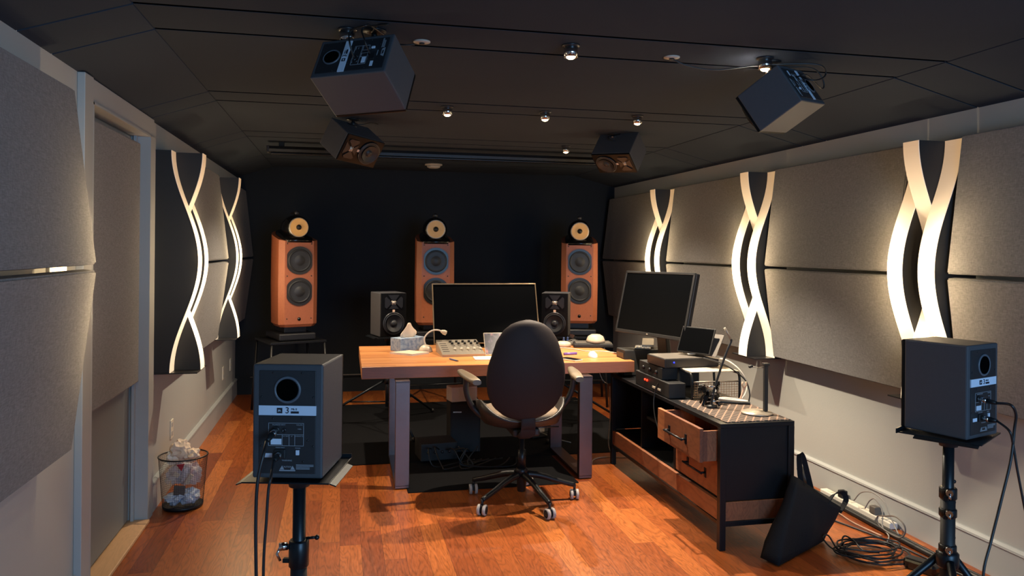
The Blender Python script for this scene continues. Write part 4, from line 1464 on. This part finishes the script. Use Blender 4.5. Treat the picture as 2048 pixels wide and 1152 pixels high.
for sx in (-1, 1):
    ap = MB()
    rings = []
    for k in range(9):
        u = k / 8
        w_ = 0.036 * (math.sin(PI * (0.12 + 0.80 * u))) ** 0.4
        ycen = -0.17 + 0.33 * u
        rings.append([Vector((sx * (0.302 + 0.045 * u) + w_ * math.cos(2 * PI * q / 16), ycen, 0.745 + 0.012 * u + 0.015 * math.copysign(abs(math.sin(2 * PI * q / 16)) ** 0.6, math.sin(2 * PI * q / 16)))) for q in range(16)])
    ap.loft(rings)
    ar = MB()
    ar.tube(smooth_path([(sx * 0.330, 0.05, 0.735), (sx * 0.328, 0.06, 0.66), (sx * 0.305, 0.07, 0.59), (sx * 0.262, 0.08, 0.53), (sx * 0.18, 0.04, 0.470), (sx * 0.07, 0.02, 0.447)], 5), 0.017, n=12)
    aro = ar.build('armrest_post', 'black', ch)
    ap.build('armrest_pad', 'armpad', aro)

# ------------------------------------------------------------------ console (low media cabinet with two drawers)
CX0, CX1, CY0, CY1, CT = 1.85, 2.262, 3.50, 5.10, 0.635
cs = thing('media_console', 'long black metal cabinet with wooden drawers along the right side', 'cabinet', (0, 0, 0))
for x in (CX0 + 0.0165, CX1 - 0.0165):
    for y in (CY0 + 0.0165, CY1 - 0.0165):
        MB().bb(x - 0.0165, x + 0.0165, y - 0.0165, y + 0.0165, 0, CT - 0.022, bev=0.002).build('leg', 'metalblk', cs)
MB().bb(CX0, CX1, CY0, CY1, CT - 0.022, CT, bev=0.002).build('top_panel', 'metalblk', cs)
MB().bb(CX0 + 0.033, CX1 - 0.033, CY0 + 0.010, CY0 + 0.026, 0.245, CT - 0.022).build('end_panel', 'metalblk', cs)
MB().bb(CX0 + 0.033, CX1 - 0.033, CY1 - 0.026, CY1 - 0.010, 0.245, CT - 0.022).build('end_panel', 'metalblk', cs)
MB().bb(CX1 - 0.016, CX1 - 0.008, CY0 + 0.033, CY1 - 0.033, 0.245, CT - 0.022).build('back_panel', 'metalblk', cs)
MB().bb(CX0 + 0.03, CX1 - 0.02, CY0 + 0.033, CY1 - 0.033, 0.225, 0.243).build('floor_panel', 'black', cs)
rl = MB()
rl.bb(CX0 + 0.004, CX0 + 0.026, CY0 + 0.033, CY1 - 0.033, 0.145, 0.240, bev=0.002)
rl.build('front_rail', 'rustic', cs)
MB().bb(CX0 + 0.033, CX1 - 0.033, CY0 + 0.006, CY0 + 0.024, 0.145, 0.240, bev=0.002).build('end_rail', 'rustic', cs)
MB().bb(CX0 + 0.033, CX1 - 0.033, CY0 + 0.004, CY0 + 0.026, 0.118, 0.143, bev=0.002).build('cross_bar', 'metalblk', cs)
MB().bb(CX0 + 0.002, CX0 + 0.028, CY0 + 0.033, CY1 - 0.033, 0.122, 0.143, bev=0.002).build('cross_bar', 'metalblk', cs)
MB().bb(CX0 + 0.02, CX1 - 0.02, 4.075, 4.093, 0.244, CT - 0.024).build('divider', 'metalblk', cs)
MB().bb(CX0 + 0.02, CX1 - 0.02, 4.57, 4.588, 0.244, CT - 0.024).build('divider', 'metalblk', cs)
MB().bb(CX0 + 0.05, CX1 - 0.02, 4.094, 4.569, 0.43, 0.446).build('shelf', 'black', cs)
for z0_, z1_, xf, lab in ((0.435, 0.606, CX0 - 0.092, 'open upper wooden drawer'), (0.252, 0.428, CX0 + 0.020, 'closed lower wooden drawer')):
    dr = MB()
    dr.bb(xf, xf + 0.020, CY0 + 0.040, 4.066, z0_, z1_, bev=0.003)
    dr.bb(xf + 0.020, xf + 0.33, CY0 + 0.044, CY0 + 0.058, z0_ + 0.005, z1_ - 0.014)
    dr.bb(xf + 0.020, xf + 0.33, 4.046, 4.060, z0_ + 0.005, z1_ - 0.014)
    dr.bb(xf + 0.316, xf + 0.33, CY0 + 0.058, 4.046, z0_ + 0.005, z1_ - 0.014)
    dr.bb(xf + 0.020, xf + 0.316, CY0 + 0.058, 4.046, z0_ + 0.005, z0_ + 0.013)
    d_ = dr.build('drawer', 'rustic', cs, label=lab)
    zc_ = (z0_ + z1_) / 2 - 0.004
    h = MB().tube([(xf - 0.028, CY0 + 0.19, zc_), (xf - 0.028, 4.066 - 0.15, zc_)], 0.006, n=10)
    for y_ in (CY0 + 0.20, 4.066 - 0.16):
        h.tube([(xf, y_, zc_), (xf - 0.028, y_, zc_)], 0.006)
        h.box((xf - 0.0015, y_, zc_), (0.003, 0.022, 0.050))
    h.build('handle', 'metalblk', d_)

tag(MB().box((2.07, 3.80, CT + 0.0025), (0.36, 0.56, 0.004)).build('lattice_runner', 'lattice'), 'dark cloth with pale diamond lattice on the near end of the console', 'table runner')

# bent desk lamp
t = thing('desk_lamp', 'slim black post lamp with round pale foot on the near end of the console', 'lamp', (2.195, 3.665, CT + 0.005))
MB().lathe([(0.078, 0), (0.082, 0.004), (0.080, 0.010), (0.0, 0.013)], 32, T(-0.045, 0.01, 0)).build('foot', 'silver', t)
MB().box((0, 0, 0.135), (0.020, 0.020, 0.245), bev=0.003).build('post', 'black', t)
MB().box((0, 0, 0.262), (0.030, 0.030, 0.012), bev=0.002).build('post_cap', 'black', t)
MB().tube([(0, 0, 0.250), (-0.045, 0.0, 0.244), (-0.085, 0.0, 0.250)], 0.0022).build('arm', 'silver', t)
MB().box((-0.088, 0, 0.252), (0.020, 0.016, 0.012), R=rot(0, -15, 0), bev=0.002).build('arm_clip', 'black', t)

# gooseneck microphone standing in a black clamp rig
t = thing('gooseneck_microphone', 'thin black gooseneck microphone with bent silver tip, leaning over the console', 'microphone', (1.985, 3.86, CT + 0.005))
MB().lathe([(0.030, 0), (0.030, 0.012), (0.010, 0.018)], 20).build('foot', 'black', t)
MB().tube(smooth_path([(0, 0, 0.012), (0.010, 0, 0.08), (0.045, -0.005, 0.20), (0.085, -0.008, 0.31), (0.108, -0.01, 0.362), (0.106, -0.01, 0.375)], 5), 0.0065, n=10).build('stem', 'black', t)
MB().tube([(0.106, -0.01, 0.375), (0.068, -0.01, 0.437)], 0.0065, n=10).build('capsule', 'silver', t)
t = thing('action_camera_rig', 'cluster of small black clamps with shiny screws on the console', 'clamp rig', (2.005, 3.92, CT + 0.006))
rgd = random.Random(11)
b = MB()
for k in range(11):
    b.box((rgd.uniform(-0.06, 0.06), rgd.uniform(-0.05, 0.05), 0.02 + 0.009 * k), (rgd.uniform(.02, .045), rgd.uniform(.02, .04), rgd.uniform(.02, .04)), R=rot(rgd.uniform(-40, 40), rgd.uniform(-40, 40), rgd.uniform(0, 90)), bev=0.003)
b.build('clamp_body', 'gloss', t)
for k in range(4):
    a = k * PI / 2 + 0.5
    MB().tube(smooth_path([(0, 0, 0.06), (0.04 * math.cos(a), 0.04 * math.sin(a), 0.05), (0.065 * math.cos(a), 0.06 * math.sin(a), 0.003)], 4), 0.007).build('leg', 'gloss', t)
for k in range(5):
    MB().cyl((rgd.uniform(-.05, .03), -0.045, 0.03 + 0.02 * k), (rgd.uniform(-.05, .03), -0.066, 0.035 + 0.02 * k), 0.0045, n=8).build('thumbscrew', 'chrome', t)

# rack of equipment
t = thing('equipment_rack', 'black open frame rack with mesh shelf in the middle of the console', 'equipment rack', (2.105, 4.22, CT + 0.001))
X0, X1, Y0, Y1, Z1 = -0.13, 0.17, -0.14, 0.16, 0.145
for x in (X0, X1):
    fr = MB().tube(smooth_path([(x, Y0, 0.005), (x, Y0, 0.10), (x, Y0 + 0.012, Z1), (x, Y0 + 0.06, Z1 + 0.005), (x, Y1, Z1 + 0.005), (x, Y1, 0.005)], 5), 0.0075, n=10)
    fr.build('side_frame', 'metalblk', t)
MB().tube([(X0, Y0, 0.105), (X1, Y0, 0.105)], 0.004).build('cross_rod', 'silver', t)
ms = MB()
for k in range(19):
    x = X0 + (X1 - X0) * k / 18
    ms.tube([(x, Y0, 0.015), (x, Y0, 0.10)], 0.0012, n=4)
for k in range(7):
    z = 0.015 + 0.085 * k / 6
    ms.tube([(X0, Y0 + 0.001, z), (X1, Y0 + 0.001, z)], 0.0012, n=4)
ms.build('wire_mesh', 'cabletan', t)
MB().bb(X0, X1, Y0 + 0.01, Y1, Z1 + 0.013, Z1 + 0.017).build('top_shelf', 'card', t)
t = thing('patch_unit', 'black rack unit with two red lights and pale buttons at the console front', 'audio device', (1.912, 4.40, CT + 0.001), 0)
MB().box((0.0, 0.0, 0.045), (0.105, 0.52, 0.088), bev=0.004).build('chassis', 'black', t)
for y_ in (0.10, 0.065):
    MB().sphere((-0.053, y_, 0.055), 0.0065).build('red_light', 'red', t)
for y_ in (-0.04, -0.12):
    MB().box((-0.0535, y_, 0.030), (0.004, 0.045, 0.012)).build('display_label', 'blend', t)
t = thing('black_receiver', 'black receiver stacked on the unit with the red lights, under the blue-lit box', 'audio device', (1.918, 4.44, CT + 0.0905), 0)
MB().box((0.0, 0.0, 0.036), (0.10, 0.36, 0.070), bev=0.003).build('chassis', 'pc', t)
for y_ in (-0.1, 0.0, 0.1):
    MB().lathe([(0.012, 0), (0.011, 0.010), (0, 0.011)], 14, T(-0.05, y_, 0.036) @ rot(0, -90, 0)).build('knob', 'satin', t)
t = thing('amplifier_box', 'flat black box with blue light on top of the rack', 'audio device', (2.045, 4.36, CT + 0.164), 3)
MB().box((0.0, 0.0, 0.028), (0.36, 0.24, 0.054), bev=0.004).build('chassis', 'satin', t)
MB().box((0.0, 0.0, 0.0562), (0.35, 0.23, 0.002)).build('lit_top', 'greyplastic', t)  # grey sheet that paints the lit tone onto the box top
MB().sphere((-0.12, -0.1205, 0.034), 0.005).build('blue_light', 'blue', t)
for x, y, lab in ((-0.02, 0.0, 0), ):
    pass
tag(MB().box((2.06, 4.52, CT + 0.074), (0.36, 0.10, 0.145), bev=0.006).build('black_device', 'pc'), 'black box filling the rack behind the open frame', 'device') if False else None
cable_thing('white_cable', 'white cables spilling from the amplifier box down beside the rack', [(2.07, 4.34, 0.866), (2.12, 4.30, 0.872), (2.18, 4.22, 0.860), (2.23, 4.14, 0.85), (2.27, 4.06, 0.80), (2.295, 4.03, 0.72), (2.24, 4.00, 0.650), (2.15, 4.01, 0.648), (2.08, 4.03, 0.648)], 0.0045, 'cablewhite')
cable_thing('white_cable', 'second white cable bundle curling on the console behind the lattice cloth', [(2.10, 4.04, 0.650), (2.16, 4.02, 0.655), (2.22, 3.96, 0.652), (2.235, 3.92, 0.652), (2.17, 3.97, 0.652), (2.09, 4.00, 0.66), (2.04, 4.02, 0.67)], 0.006, 'cablewhite')
cable_thing('black_cable', 'black cable arching from the rack top down to the console', [(2.10, 4.20, 0.862), (2.20, 4.12, 0.83), (2.28, 4.04, 0.76), (2.30, 4.01, 0.68), (2.285, 4.0, 0.60), (2.29, 4.0, 0.45)], 0.004, 'cable')
cable_thing('black_cable', 'thick black cable end lying along the back of the lattice cloth', [(2.06, 3.96, 0.650), (2.13, 3.94, 0.648), (2.20, 3.905, 0.648), (2.235, 3.89, 0.648)], 0.007, 'cable')
t = thing('zip_tool', 'pinkish plastic clip sticking up behind the console cables', 'clip', (2.215, 3.97, CT + 0.012))
MB().tube(smooth_path([(0, 0, 0), (0.018, 0, 0.045), (0.028, 0, 0.072)], 4), 0.006).build('shaft', 'wrench', t)
for s_ in (-1, 1):
    MB().tube([(0.028, 0, 0.07), (0.028 + s_ * 0.014, 0, 0.09), (0.028 + s_ * 0.010, 0, 0.108)], 0.0045).build('jaw', 'wrench', t)

# tilted laptop / tablet behind, between rack and monitor
t = thing('tablet_holder', 'dark tilted screen in a clear holder on top of the amplifier', 'tablet', Mx=T(2.09, 4.31, 0.872) @ rot(0, 0, -62) @ rot(-22, 0, 0))
MB().box((0, 0, 0.085), (0.24, 0.010, 0.165), bev=0.003).build('body', 'black', t)
MB().box((0, -0.0055, 0.085), (0.225, 0.001, 0.150)).build('screen', 'screen', t)
MB().box((0.035, 0.03, 0.075), (0.24, 0.004, 0.15), R=rot(-12, 0, 0)).build('clear_holder', 'greyplastic', t)
MB().box((0, 0.075, 0.06), (0.16, 0.006, 0.16), R=rot(44, 0, 0)).build('prop', 'greyplastic', t)

# tilted monitor on the console
mr = thing('tilted_monitor', 'large black monitor turned sideways above the console', 'monitor', Mx=T(2.03, 4.78, CT + 0.001) @ rot(0, 0, -75.1))
pm = T(0, 0, 1.142 - CT) @ rot(-12.9, -0.6, 0)
MB().box((0, 0.022, 0), (0.73, 0.034, 0.435), bev=0.006).build('back_shell', 'satin', mr).matrix_local = pm
b = MB()
for x in (-1, 1):
    b.box((x * 0.358, 0.0, 0), (0.016, 0.014, 0.435), bev=0.002)
b.box((0, 0, 0.210), (0.73, 0.014, 0.015), bev=0.002)
b.box((0, 0, -0.207), (0.73, 0.014, 0.022), bev=0.002)
b.build('bezel', 'black', mr).matrix_local = pm
MB().box((0, -0.001, 0.003), (0.702, 0.006, 0.400)).build('screen', 'screen', mr).matrix_local = pm
MB().box((0.0, -0.008, -0.207), (0.016, 0.002, 0.008)).build('power_light', 'silver', mr).matrix_local = pm
MB().box((0, 0.09, 0.22), (0.10, 0.035, 0.43), R=rot(6, 0, 0), bev=0.006).build('stand_neck', 'black', mr)
MB().box((0, 0.06, 0.008), (0.20, 0.20, 0.014), bev=0.006).build('stand_base', 'black', mr)
# boxes and keyboards under it
t = thing('drive_stack', 'black storage unit under the tilted monitor', 'audio device', (2.06, 4.95, CT + 0.001), 0)
# keep clear of stand: placed at the far end
MB().box((0.0, 0.10, 0.09), (0.34, 0.16, 0.175), bev=0.005).build('chassis', 'pc', t)
for k in range(3):
    MB().box((-0.171, 0.10, 0.04 + k * 0.05), (0.004, 0.13, 0.035), bev=0.001).build('drive_bay', 'satin', t)
t.location = (2.06, 4.92, CT + 0.001)
t = thing('white_keyboard', 'narrow pale keyboard lying on top of the black storage unit', 'keyboard', (2.055, 5.02, 0.816), 66)
MB().box((0, 0, 0.005), (0.15, 0.11, 0.009), bev=0.003).build('keyboard_body', 'silver', t)
kk = MB()
for i_ in range(7):
    for j_ in range(4):
        kk.box((-0.06 + i_ * 0.02, -0.036 + j_ * 0.024, 0.0105), (0.016, 0.018, 0.002))
kk.build('keys', 'printgrey', t)
t = thing('grey_dock', 'small silver wedge dock tilted on the storage unit', 'device', (2.11, 5.06, 0.828), 66)
MB().prism([(-0.06, 0.0), (0.06, 0.0), (0.06, 0.045), (-0.06, 0.012)], 'y', -0.04, 0.04).build('dock_body', 'silver', t)
t = thing('white_bracket', 'small white plastic bracket with a slot under the tilted monitor', 'bracket', (2.165, 4.58, 0.815), -75)
MB().box((-0.04, 0, 0.02), (0.022, 0.03, 0.04), bev=0.002).build('upright', 'whiteplastic', t)
MB().box((0.05, 0, 0.02), (0.022, 0.03, 0.04), bev=0.002).build('upright', 'whiteplastic', t)
MB().box((0.005, 0, 0.004), (0.11, 0.03, 0.008), bev=0.001).build('crossbar', 'whiteplastic', t)
tag(MB().box((2.165, 4.58, CT + 0.090), (0.14, 0.13, 0.177), bev=0.005).build('black_power_supply', 'pc'), 'black box behind the rack, carrying the white bracket', 'device')
rgd = random.Random(5)
for k in range(1):
    y0_ = 4.25 + 0.16 * k
    pts = [(1.875, y0_ + 0.1, 0.735)] if False else [(1.90 + 0.03 * k, y0_, 0.728 if y0_ < 4.74 else 0.645), (1.86, y0_ + 0.05, 0.70 + 0.01 * k), (1.838, y0_ + 0.06, 0.60), (1.83, y0_ + 0.02, 0.50 - 0.03 * k), (1.84, y0_ - 0.03, 0.42)]
    cable_thing('black_cable', 'black cable draped over the front edge of the console', pts, 0.004, 'cable', group='black cables over the console edge')
b = MB()
for k in range(5):
    b.lathe([(0.016, 0), (0.018, 0.02), (0.008, 0.045), (0.008, 0.06)], 12, T(1.95 + rgd.uniform(-.03, .05), 4.16 + 0.05 * k, 0.447))
tag(b.build('glassware', 'lens'), 'small clear glass pieces on the console shelf beside the open drawer', 'glassware')


# ------------------------------------------------------------------ waste bin
bn = thing('waste_bin', 'round black wire mesh waste bin full of rubbish by the left wall', 'waste bin', (-0.885, 4.71, 0))
RB, RT, HB = 0.108, 0.132, 0.295
MB().lathe([(0.0, 0.004), (RB, 0.004), (RB + 0.003, 0.020), (RB - 0.002, 0.020), (0, 0.012)], 40, caps=False).build('base', 'mesh', bn)
ms = MB()
for k in range(64):
    a = 2 * PI * k / 64
    ms.tube([(RB * math.cos(a), RB * math.sin(a), 0.018), (RT * math.cos(a), RT * math.sin(a), HB)], 0.0006, n=4, caps=False)
for k in range(26):
    z = 0.02 + (HB - 0.02) * k / 26
    r_ = RB + (RT - RB) * z / HB
    ms.tube([(r_ * math.cos(2 * PI * q / 32), r_ * math.sin(2 * PI * q / 32), z) for q in range(32)], 0.0006, n=4, closed=True)
ms.build('wire_mesh', 'mesh', bn)
MB().tube([(RT * math.cos(2 * PI * q / 40), RT * math.sin(2 * PI * q / 40), HB) for q in range(40)], 0.0045, closed=True).build('rim', 'mesh', bn)


def crumple(name, c, r, m, label, seed, flat=1.0, parent=None):
    tb = bmesh.new()
    bmesh.ops.create_icosphere(tb, subdivisions=3, radius=1)
    for v in tb.verts:
        n_ = noise.noise(v.co * 1.6 + Vector((seed * 7.1, 0, 0))) * 0.55 + abs(noise.noise(v.co * 3.9 + Vector((0, seed * 3.3, 0)))) * 0.45
        v.co *= 0.74 + 0.62 * n_ + 0.10 * random.Random(round(v.co.x * 999 + v.co.z * 777 + seed)).uniform(-1, 1)
    for f in tb.faces:
        f.smooth = False
    mb = MB()
    mb.merge(tb, T(*c) @ Matrix.Diagonal((r, r, r * flat, 1)))
    o = mb.build(name, m, parent)
    if parent is None:
        tag(o, label, 'rubbish', 'rubbish in the waste bin')
    return o


bx, by = -0.885, 4.71
crumple('crumpled_tissue', (bx - 0.015, by, 0.325), 0.066, 'tissue', 'crumpled tissue sticking out above the bin rim, uppermost', 1, 1.1)
crumple('crumpled_tissue', (bx + 0.050, by - 0.02, 0.300), 0.055, 'tissue', 'crumpled tissue at the right of the bin rim', 2, 0.9)
crumple('crumpled_tissue', (bx - 0.055, by - 0.01, 0.285), 0.048, 'paper', 'crumpled paper at the left of the bin rim', 3, 0.8)
crumple('crumpled_tissue', (bx - 0.035, by - 0.04, 0.065), 0.064, 'whitelabel', 'bluish white crumpled paper at the bin bottom, left', 4, 0.6)
crumple('crumpled_tissue', (bx + 0.04, by - 0.03, 0.07), 0.066, 'whitelabel', 'bluish white crumpled paper at the bin bottom, right', 5, 0.8)
crumple('crumpled_tissue', (bx + 0.03, by + 0.02, 0.18), 0.078, 'liner', 'thin translucent bag stuffed in the middle of the bin', 6, 1.1)
crumple('crumpled_tissue', (bx - 0.03, by + 0.03, 0.19), 0.075, 'liner', 'translucent wrapper at the back of the bin', 7, 1.1)
gr = 'rubbish in the waste bin'
tag(MB().box((bx - 0.005, by - 0.075, 0.115), (0.060, 0.008, 0.055), R=rot(8, 4, 3)).build('carton_piece', 'greyplastic'), 'dark printed carton piece in the middle of the bin', 'rubbish', gr)
tag(MB().box((bx - 0.02, by - 0.078, 0.205), (0.030, 0.006, 0.022), R=rot(0, 35, 0)).build('carton_piece', 'card'), 'pale card scrap near the top front of the bin', 'rubbish', gr)
tag(MB().box((bx - 0.075, by - 0.055, 0.165), (0.020, 0.006, 0.034), R=rot(0, -30, 35)).build('carton_piece', 'card'), 'pale card scrap at the left side of the bin', 'rubbish', gr)
tag(MB().box((bx + 0.045, by - 0.070, 0.175), (0.022, 0.006, 0.060), R=rot(0, 30, 0)).build('carton_piece', 'card'), 'pale folded card at the right front of the bin', 'rubbish', gr)
tag(MB().prism([(-0.022, 0.012), (0.022, 0.016), (0.006, -0.026)], 'y', -0.002, 0.002, T(bx + 0.002, by - 0.085, 0.252)).build('red_wrapper', 'redprint'), 'small red wrapper corner under the bin rim', 'rubbish', gr)

# wall outlets
for side, y, z, lab in (('left', 5.20, 0.34, 'pale wall outlet plate on the left wall right above the waste bin'),
                        ('left', 7.34, 0.35, 'pale wall outlet plate on the far left wall, nearer of the pair'),
                        ('left', 7.80, 0.36, 'pale wall outlet plate on the far left wall, farther of the pair')):
    t = thing('wall_outlet', lab, 'wall outlet', group='outlet plates on the left wall', Mx=wall_matrix(side, y))
    pl = MB().box((0, 0.003, z), (0.074, 0.006, 0.118), bev=0.002).build('cover_plate', 'blend', t)
    for dz in (-0.028, 0.028):
        so = MB().box((0, 0.0065, z + dz), (0.034, 0.003, 0.028), bev=0.001).build('socket', 'trim', t)

# ------------------------------------------------------------------ tote bag
bg = thing('tote_bag', 'black fabric tote bag slumped against the near corner of the console', 'bag', (2.27, 3.345, 0))


def bag_ring(cx, cy, hx, hy, z, tw, n=32, sag=0.0, dz=0.0):
    out = []
    for q in range(n):
        a = 2 * PI * q / n
        x_, y_ = superell(hx, hy, q, n, 5)
        x2 = x_ * math.cos(tw) - y_ * math.sin(tw)
        y2 = x_ * math.sin(tw) + y_ * math.cos(tw)
        nn = 0.012 * noise.noise(Vector((x2 * 9, y2 * 9, z * 9)))
        out.append(Vector((cx + x2 + nn, cy + y2 + nn, z + dz * x_ / hx)))
    return out


low = [(-0.235, -0.075, 0.006), (0.175, 0.165, 0.006), (0.145, 0.215, 0.006), (-0.275, 0.02, 0.012)]
top = [(-0.055, 0.055, 0.375), (0.235, 0.115, 0.190), (0.220, 0.150, 0.195), (-0.072, 0.092, 0.385)]


def quad_ring(a_, b_, u, n=(14, 5, 14, 5), puff=0.0, z_in=0.0):
    cs_ = [Vector(p).lerp(Vector(q), u) for p, q in zip(a_, b_)]
    mid = sum(cs_, Vector()) / 4
    out = []
    for k in range(4):
        p, q = cs_[k], cs_[(k + 1) % 4]
        for i in range(n[k]):
            f = i / n[k]
            v = p.lerp(q, f)
            bulge = math.sin(PI * f) * puff
            d = (v - mid)
            d.z = 0
            nz_ = noise.noise(Vector((v.x * 7, v.y * 7, v.z * 5))) * 0.020 + noise.noise(v * 17) * 0.007
            v = v + d.normalized() * (bulge + nz_ * (1 if 0.02 < u else 0.3))
            v.z = max(0.004, v.z - z_in)
            out.append(v)
    return out


rings = [quad_ring(low, top, 0.0)]
for k in range(1, 11):
    u = k / 10
    rings.append(quad_ring(low, top, u, puff=0.030 * math.sin(PI * u) * (1 - u) + 0.004))
inner = [tuple(Vector(p).lerp(sum((Vector(q) for q in top), Vector()) / 4, 0.12)) for p in top]
rings.append(quad_ring(low, inner, 1.0, z_in=0.006))
rings.append(quad_ring(low, inner, 0.8, puff=-0.012, z_in=0.0))
MB().loft(rings, smooth=True).build('bag_body', 'bag', bg)


def strap(pts, name):
    mb = MB()
    path = smooth_path(pts, 6)
    rings = []
    for i, p in enumerate(path):
        d = (path[min(i + 1, len(path) - 1)] - path[max(i - 1, 0)]).normalized()
        side_ = Vector((0.55, -0.45, 0.55))
        side_ = (side_ - d * side_.dot(d)).normalized()
        nr = d.cross(side_)
        rings.append([p + side_ * 0.013 + nr * 0.002, p + side_ * 0.013 - nr * 0.002, p - side_ * 0.013 - nr * 0.002, p - side_ * 0.013 + nr * 0.002])
    mb.loft(rings, smooth=False).build(name, 'bag', bg)


strap([(-0.02, 0.07, 0.33), (-0.025, 0.08, 0.40), (-0.015, 0.10, 0.475), (0.01, 0.11, 0.465), (0.04, 0.115, 0.38), (0.07, 0.12, 0.28)], 'handle')
strap([(0.15, 0.11, 0.22), (0.20, 0.12, 0.26), (0.255, 0.13, 0.262), (0.275, 0.13, 0.22), (0.235, 0.13, 0.16)], 'handle')

# ------------------------------------------------------------------ floor cables at the right wall
GF = 'cables on the floor by the right wall'
t = thing('cable_channel', 'long black rubber cable cover running on the floor along the right wall', 'cable cover', (0, 0, 0))
MB().tube(smooth_path([(2.86, 4.35, 0.014), (2.845, 3.7, 0.014), (2.84, 3.2, 0.014), (2.87, 2.7, 0.014), (2.88, 2.2, 0.014)], 10), 0.014, n=10).build('channel', 'rubber', t)
MB().tube(smooth_path([(2.90, 4.30, 0.008), (2.885, 3.7, 0.008), (2.88, 3.2, 0.008), (2.905, 2.7, 0.008), (2.91, 2.2, 0.008)], 10), 0.008, n=8).build('companion_cable', 'cable', t)
rc = random.Random(21)
for k in range(7):
    cx_, cy_ = 2.565 + rc.uniform(-0.03, 0.03), 3.30 + rc.uniform(-0.03, 0.03)
    rx_, ry_ = rc.uniform(0.09, 0.16), rc.uniform(0.08, 0.14)
    pts = []
    for q in range(12):
        a = 2 * PI * q / 12
        pts.append((cx_ + rx_ * math.cos(a) * (1 + rc.uniform(-.12, .12)), cy_ + ry_ * math.sin(a) * (1 + rc.uniform(-.12, .12)), 0.008 + 0.006 * k + rc.uniform(0, 0.006)))
    cable_thing('coiled_cable', 'black coiled cable on the floor right of the tote bag', pts, 0.0042, 'cable', group='coils of black cable beside the tote bag', closed=True)
cable_thing('loose_cable', 'black cable with two small upright loops left of the cable coil', [(2.50, 3.24, 0.03), (2.45, 3.30, 0.012), (2.40, 3.38, 0.02), (2.39, 3.44, 0.05), (2.42, 3.44, 0.06), (2.42, 3.37, 0.02), (2.43, 3.32, 0.012), (2.47, 3.40, 0.04), (2.50, 3.42, 0.06), (2.52, 3.38, 0.05), (2.52, 3.30, 0.03), (2.56, 3.24, 0.04)], 0.0042, 'cable', group=GF)
cable_thing('loose_cable', 'thin grey cable arching in a tall loop over the power strip', [(2.88, 3.86, 0.075), (2.88, 3.80, 0.138), (2.88, 3.705, 0.168), (2.88, 3.62, 0.15), (2.87, 3.56, 0.10), (2.86, 3.50, 0.05), (2.84, 3.45, 0.030)], 0.0035, 'cablegrey', group=GF)
cable_thing('loose_cable', 'second thin grey cable arch just in front of the power strip', [(2.86, 3.74, 0.07), (2.86, 3.70, 0.127), (2.86, 3.655, 0.148), (2.86, 3.60, 0.10), (2.83, 3.56, 0.035), (2.78, 3.45, 0.03), (2.70, 3.36, 0.04)], 0.0035, 'cablegrey', group=GF)
cable_thing('loose_cable', 'brown cable forming an upright ring in front of the wall', [(2.8, 3.504, 0.112), (2.8, 3.43, 0.135), (2.8, 3.37, 0.12), (2.8, 3.355, 0.08), (2.8, 3.39, 0.04), (2.8, 3.46, 0.034), (2.8, 3.54, 0.045), (2.8, 3.565, 0.07), (2.8, 3.555, 0.095)], 0.0038, 'greyplastic', group=GF, closed=True)
cable_thing('loose_cable', 'brown cable curling behind the tote bag strap', [(2.86, 4.95, 0.05), (2.86, 4.85, 0.16), (2.86, 4.78, 0.10), (2.86, 4.70, 0.03), (2.86, 4.62, 0.11), (2.86, 4.55, 0.13), (2.86, 4.50, 0.03)], 0.0035, 'greyplastic', group=GF)
cable_thing('loose_cable', 'tan cable lying along the power strip', [(2.86, 4.6, 0.02), (2.80, 4.35, 0.012), (2.77, 4.1, 0.012), (2.78, 3.9, 0.012), (2.76, 3.7, 0.010), (2.78, 3.5, 0.010)], 0.004, 'cabletan', group=GF)
cable_thing('loose_cable', 'black cable crossing the floor in front of the cable cover', [(2.62, 3.95, 0.007), (2.70, 3.7, 0.007), (2.77, 3.45, 0.007), (2.80, 3.2, 0.007), (2.82, 3.0, 0.007), (2.86, 2.85, 0.007)], 0.005, 'cable', group=GF)
t = thing('power_strip', 'long white power strip with plugs on the floor by the right wall', 'power strip', Mx=T(2.925, 3.90, 0) @ rot(0, 0, 90))
MB().box((0, 0, 0.018), (0.62, 0.050, 0.034), bev=0.005).build('housing', 'whiteplastic', t)
for k in range(6):
    MB().box((-0.24 + k * 0.095, 0, 0.0365), (0.034, 0.028, 0.003), bev=0.001).build('socket', 'blend', t)
for x_, w_ in ((-0.16, 0.05), (0.125, 0.04)):
    MB().box((x_, 0.0, 0.058), (w_, 0.042, 0.042), bev=0.005).build('plug', 'greyplastic' if w_ > 0.045 else 'black', t)
t = thing('tape_roll', 'roll of wide black tape standing behind the power strip', 'tape', Mx=T(2.87, 4.33, 0.075) @ rot(0, 0, 62) @ rot(62, 0, 0))
MB().lathe([(0.042, -0.02), (0.062, -0.02), (0.062, 0.02), (0.042, 0.02), (0.042, -0.02)], 36, caps=False).build('tape', 'rubber', t)
MB().lathe([(0.040, -0.021), (0.0418, -0.021), (0.0418, 0.021), (0.040, 0.021), (0.040, -0.021)], 36, caps=False).build('core', 'card', t)
tag(MB().box((2.79, 4.15, 0.012), (0.05, 0.34, 0.020), R=rot(0, 0, 6), bev=0.004).build('cardboard_strip', 'card'), 'flat pale strip lying in front of the white power strip', 'strip')
t = thing('power_brick', 'black power brick lying beside the right stand leg', 'power adapter', (2.68, 3.10, 0), 25)
MB().box((0, 0, 0.026), (0.075, 0.15, 0.050), bev=0.014).build('brick', 'gloss', t)
MB().box((0.0, -0.04, 0.0515), (0.02, 0.03, 0.002)).build('rating_label', 'printgrey', t)
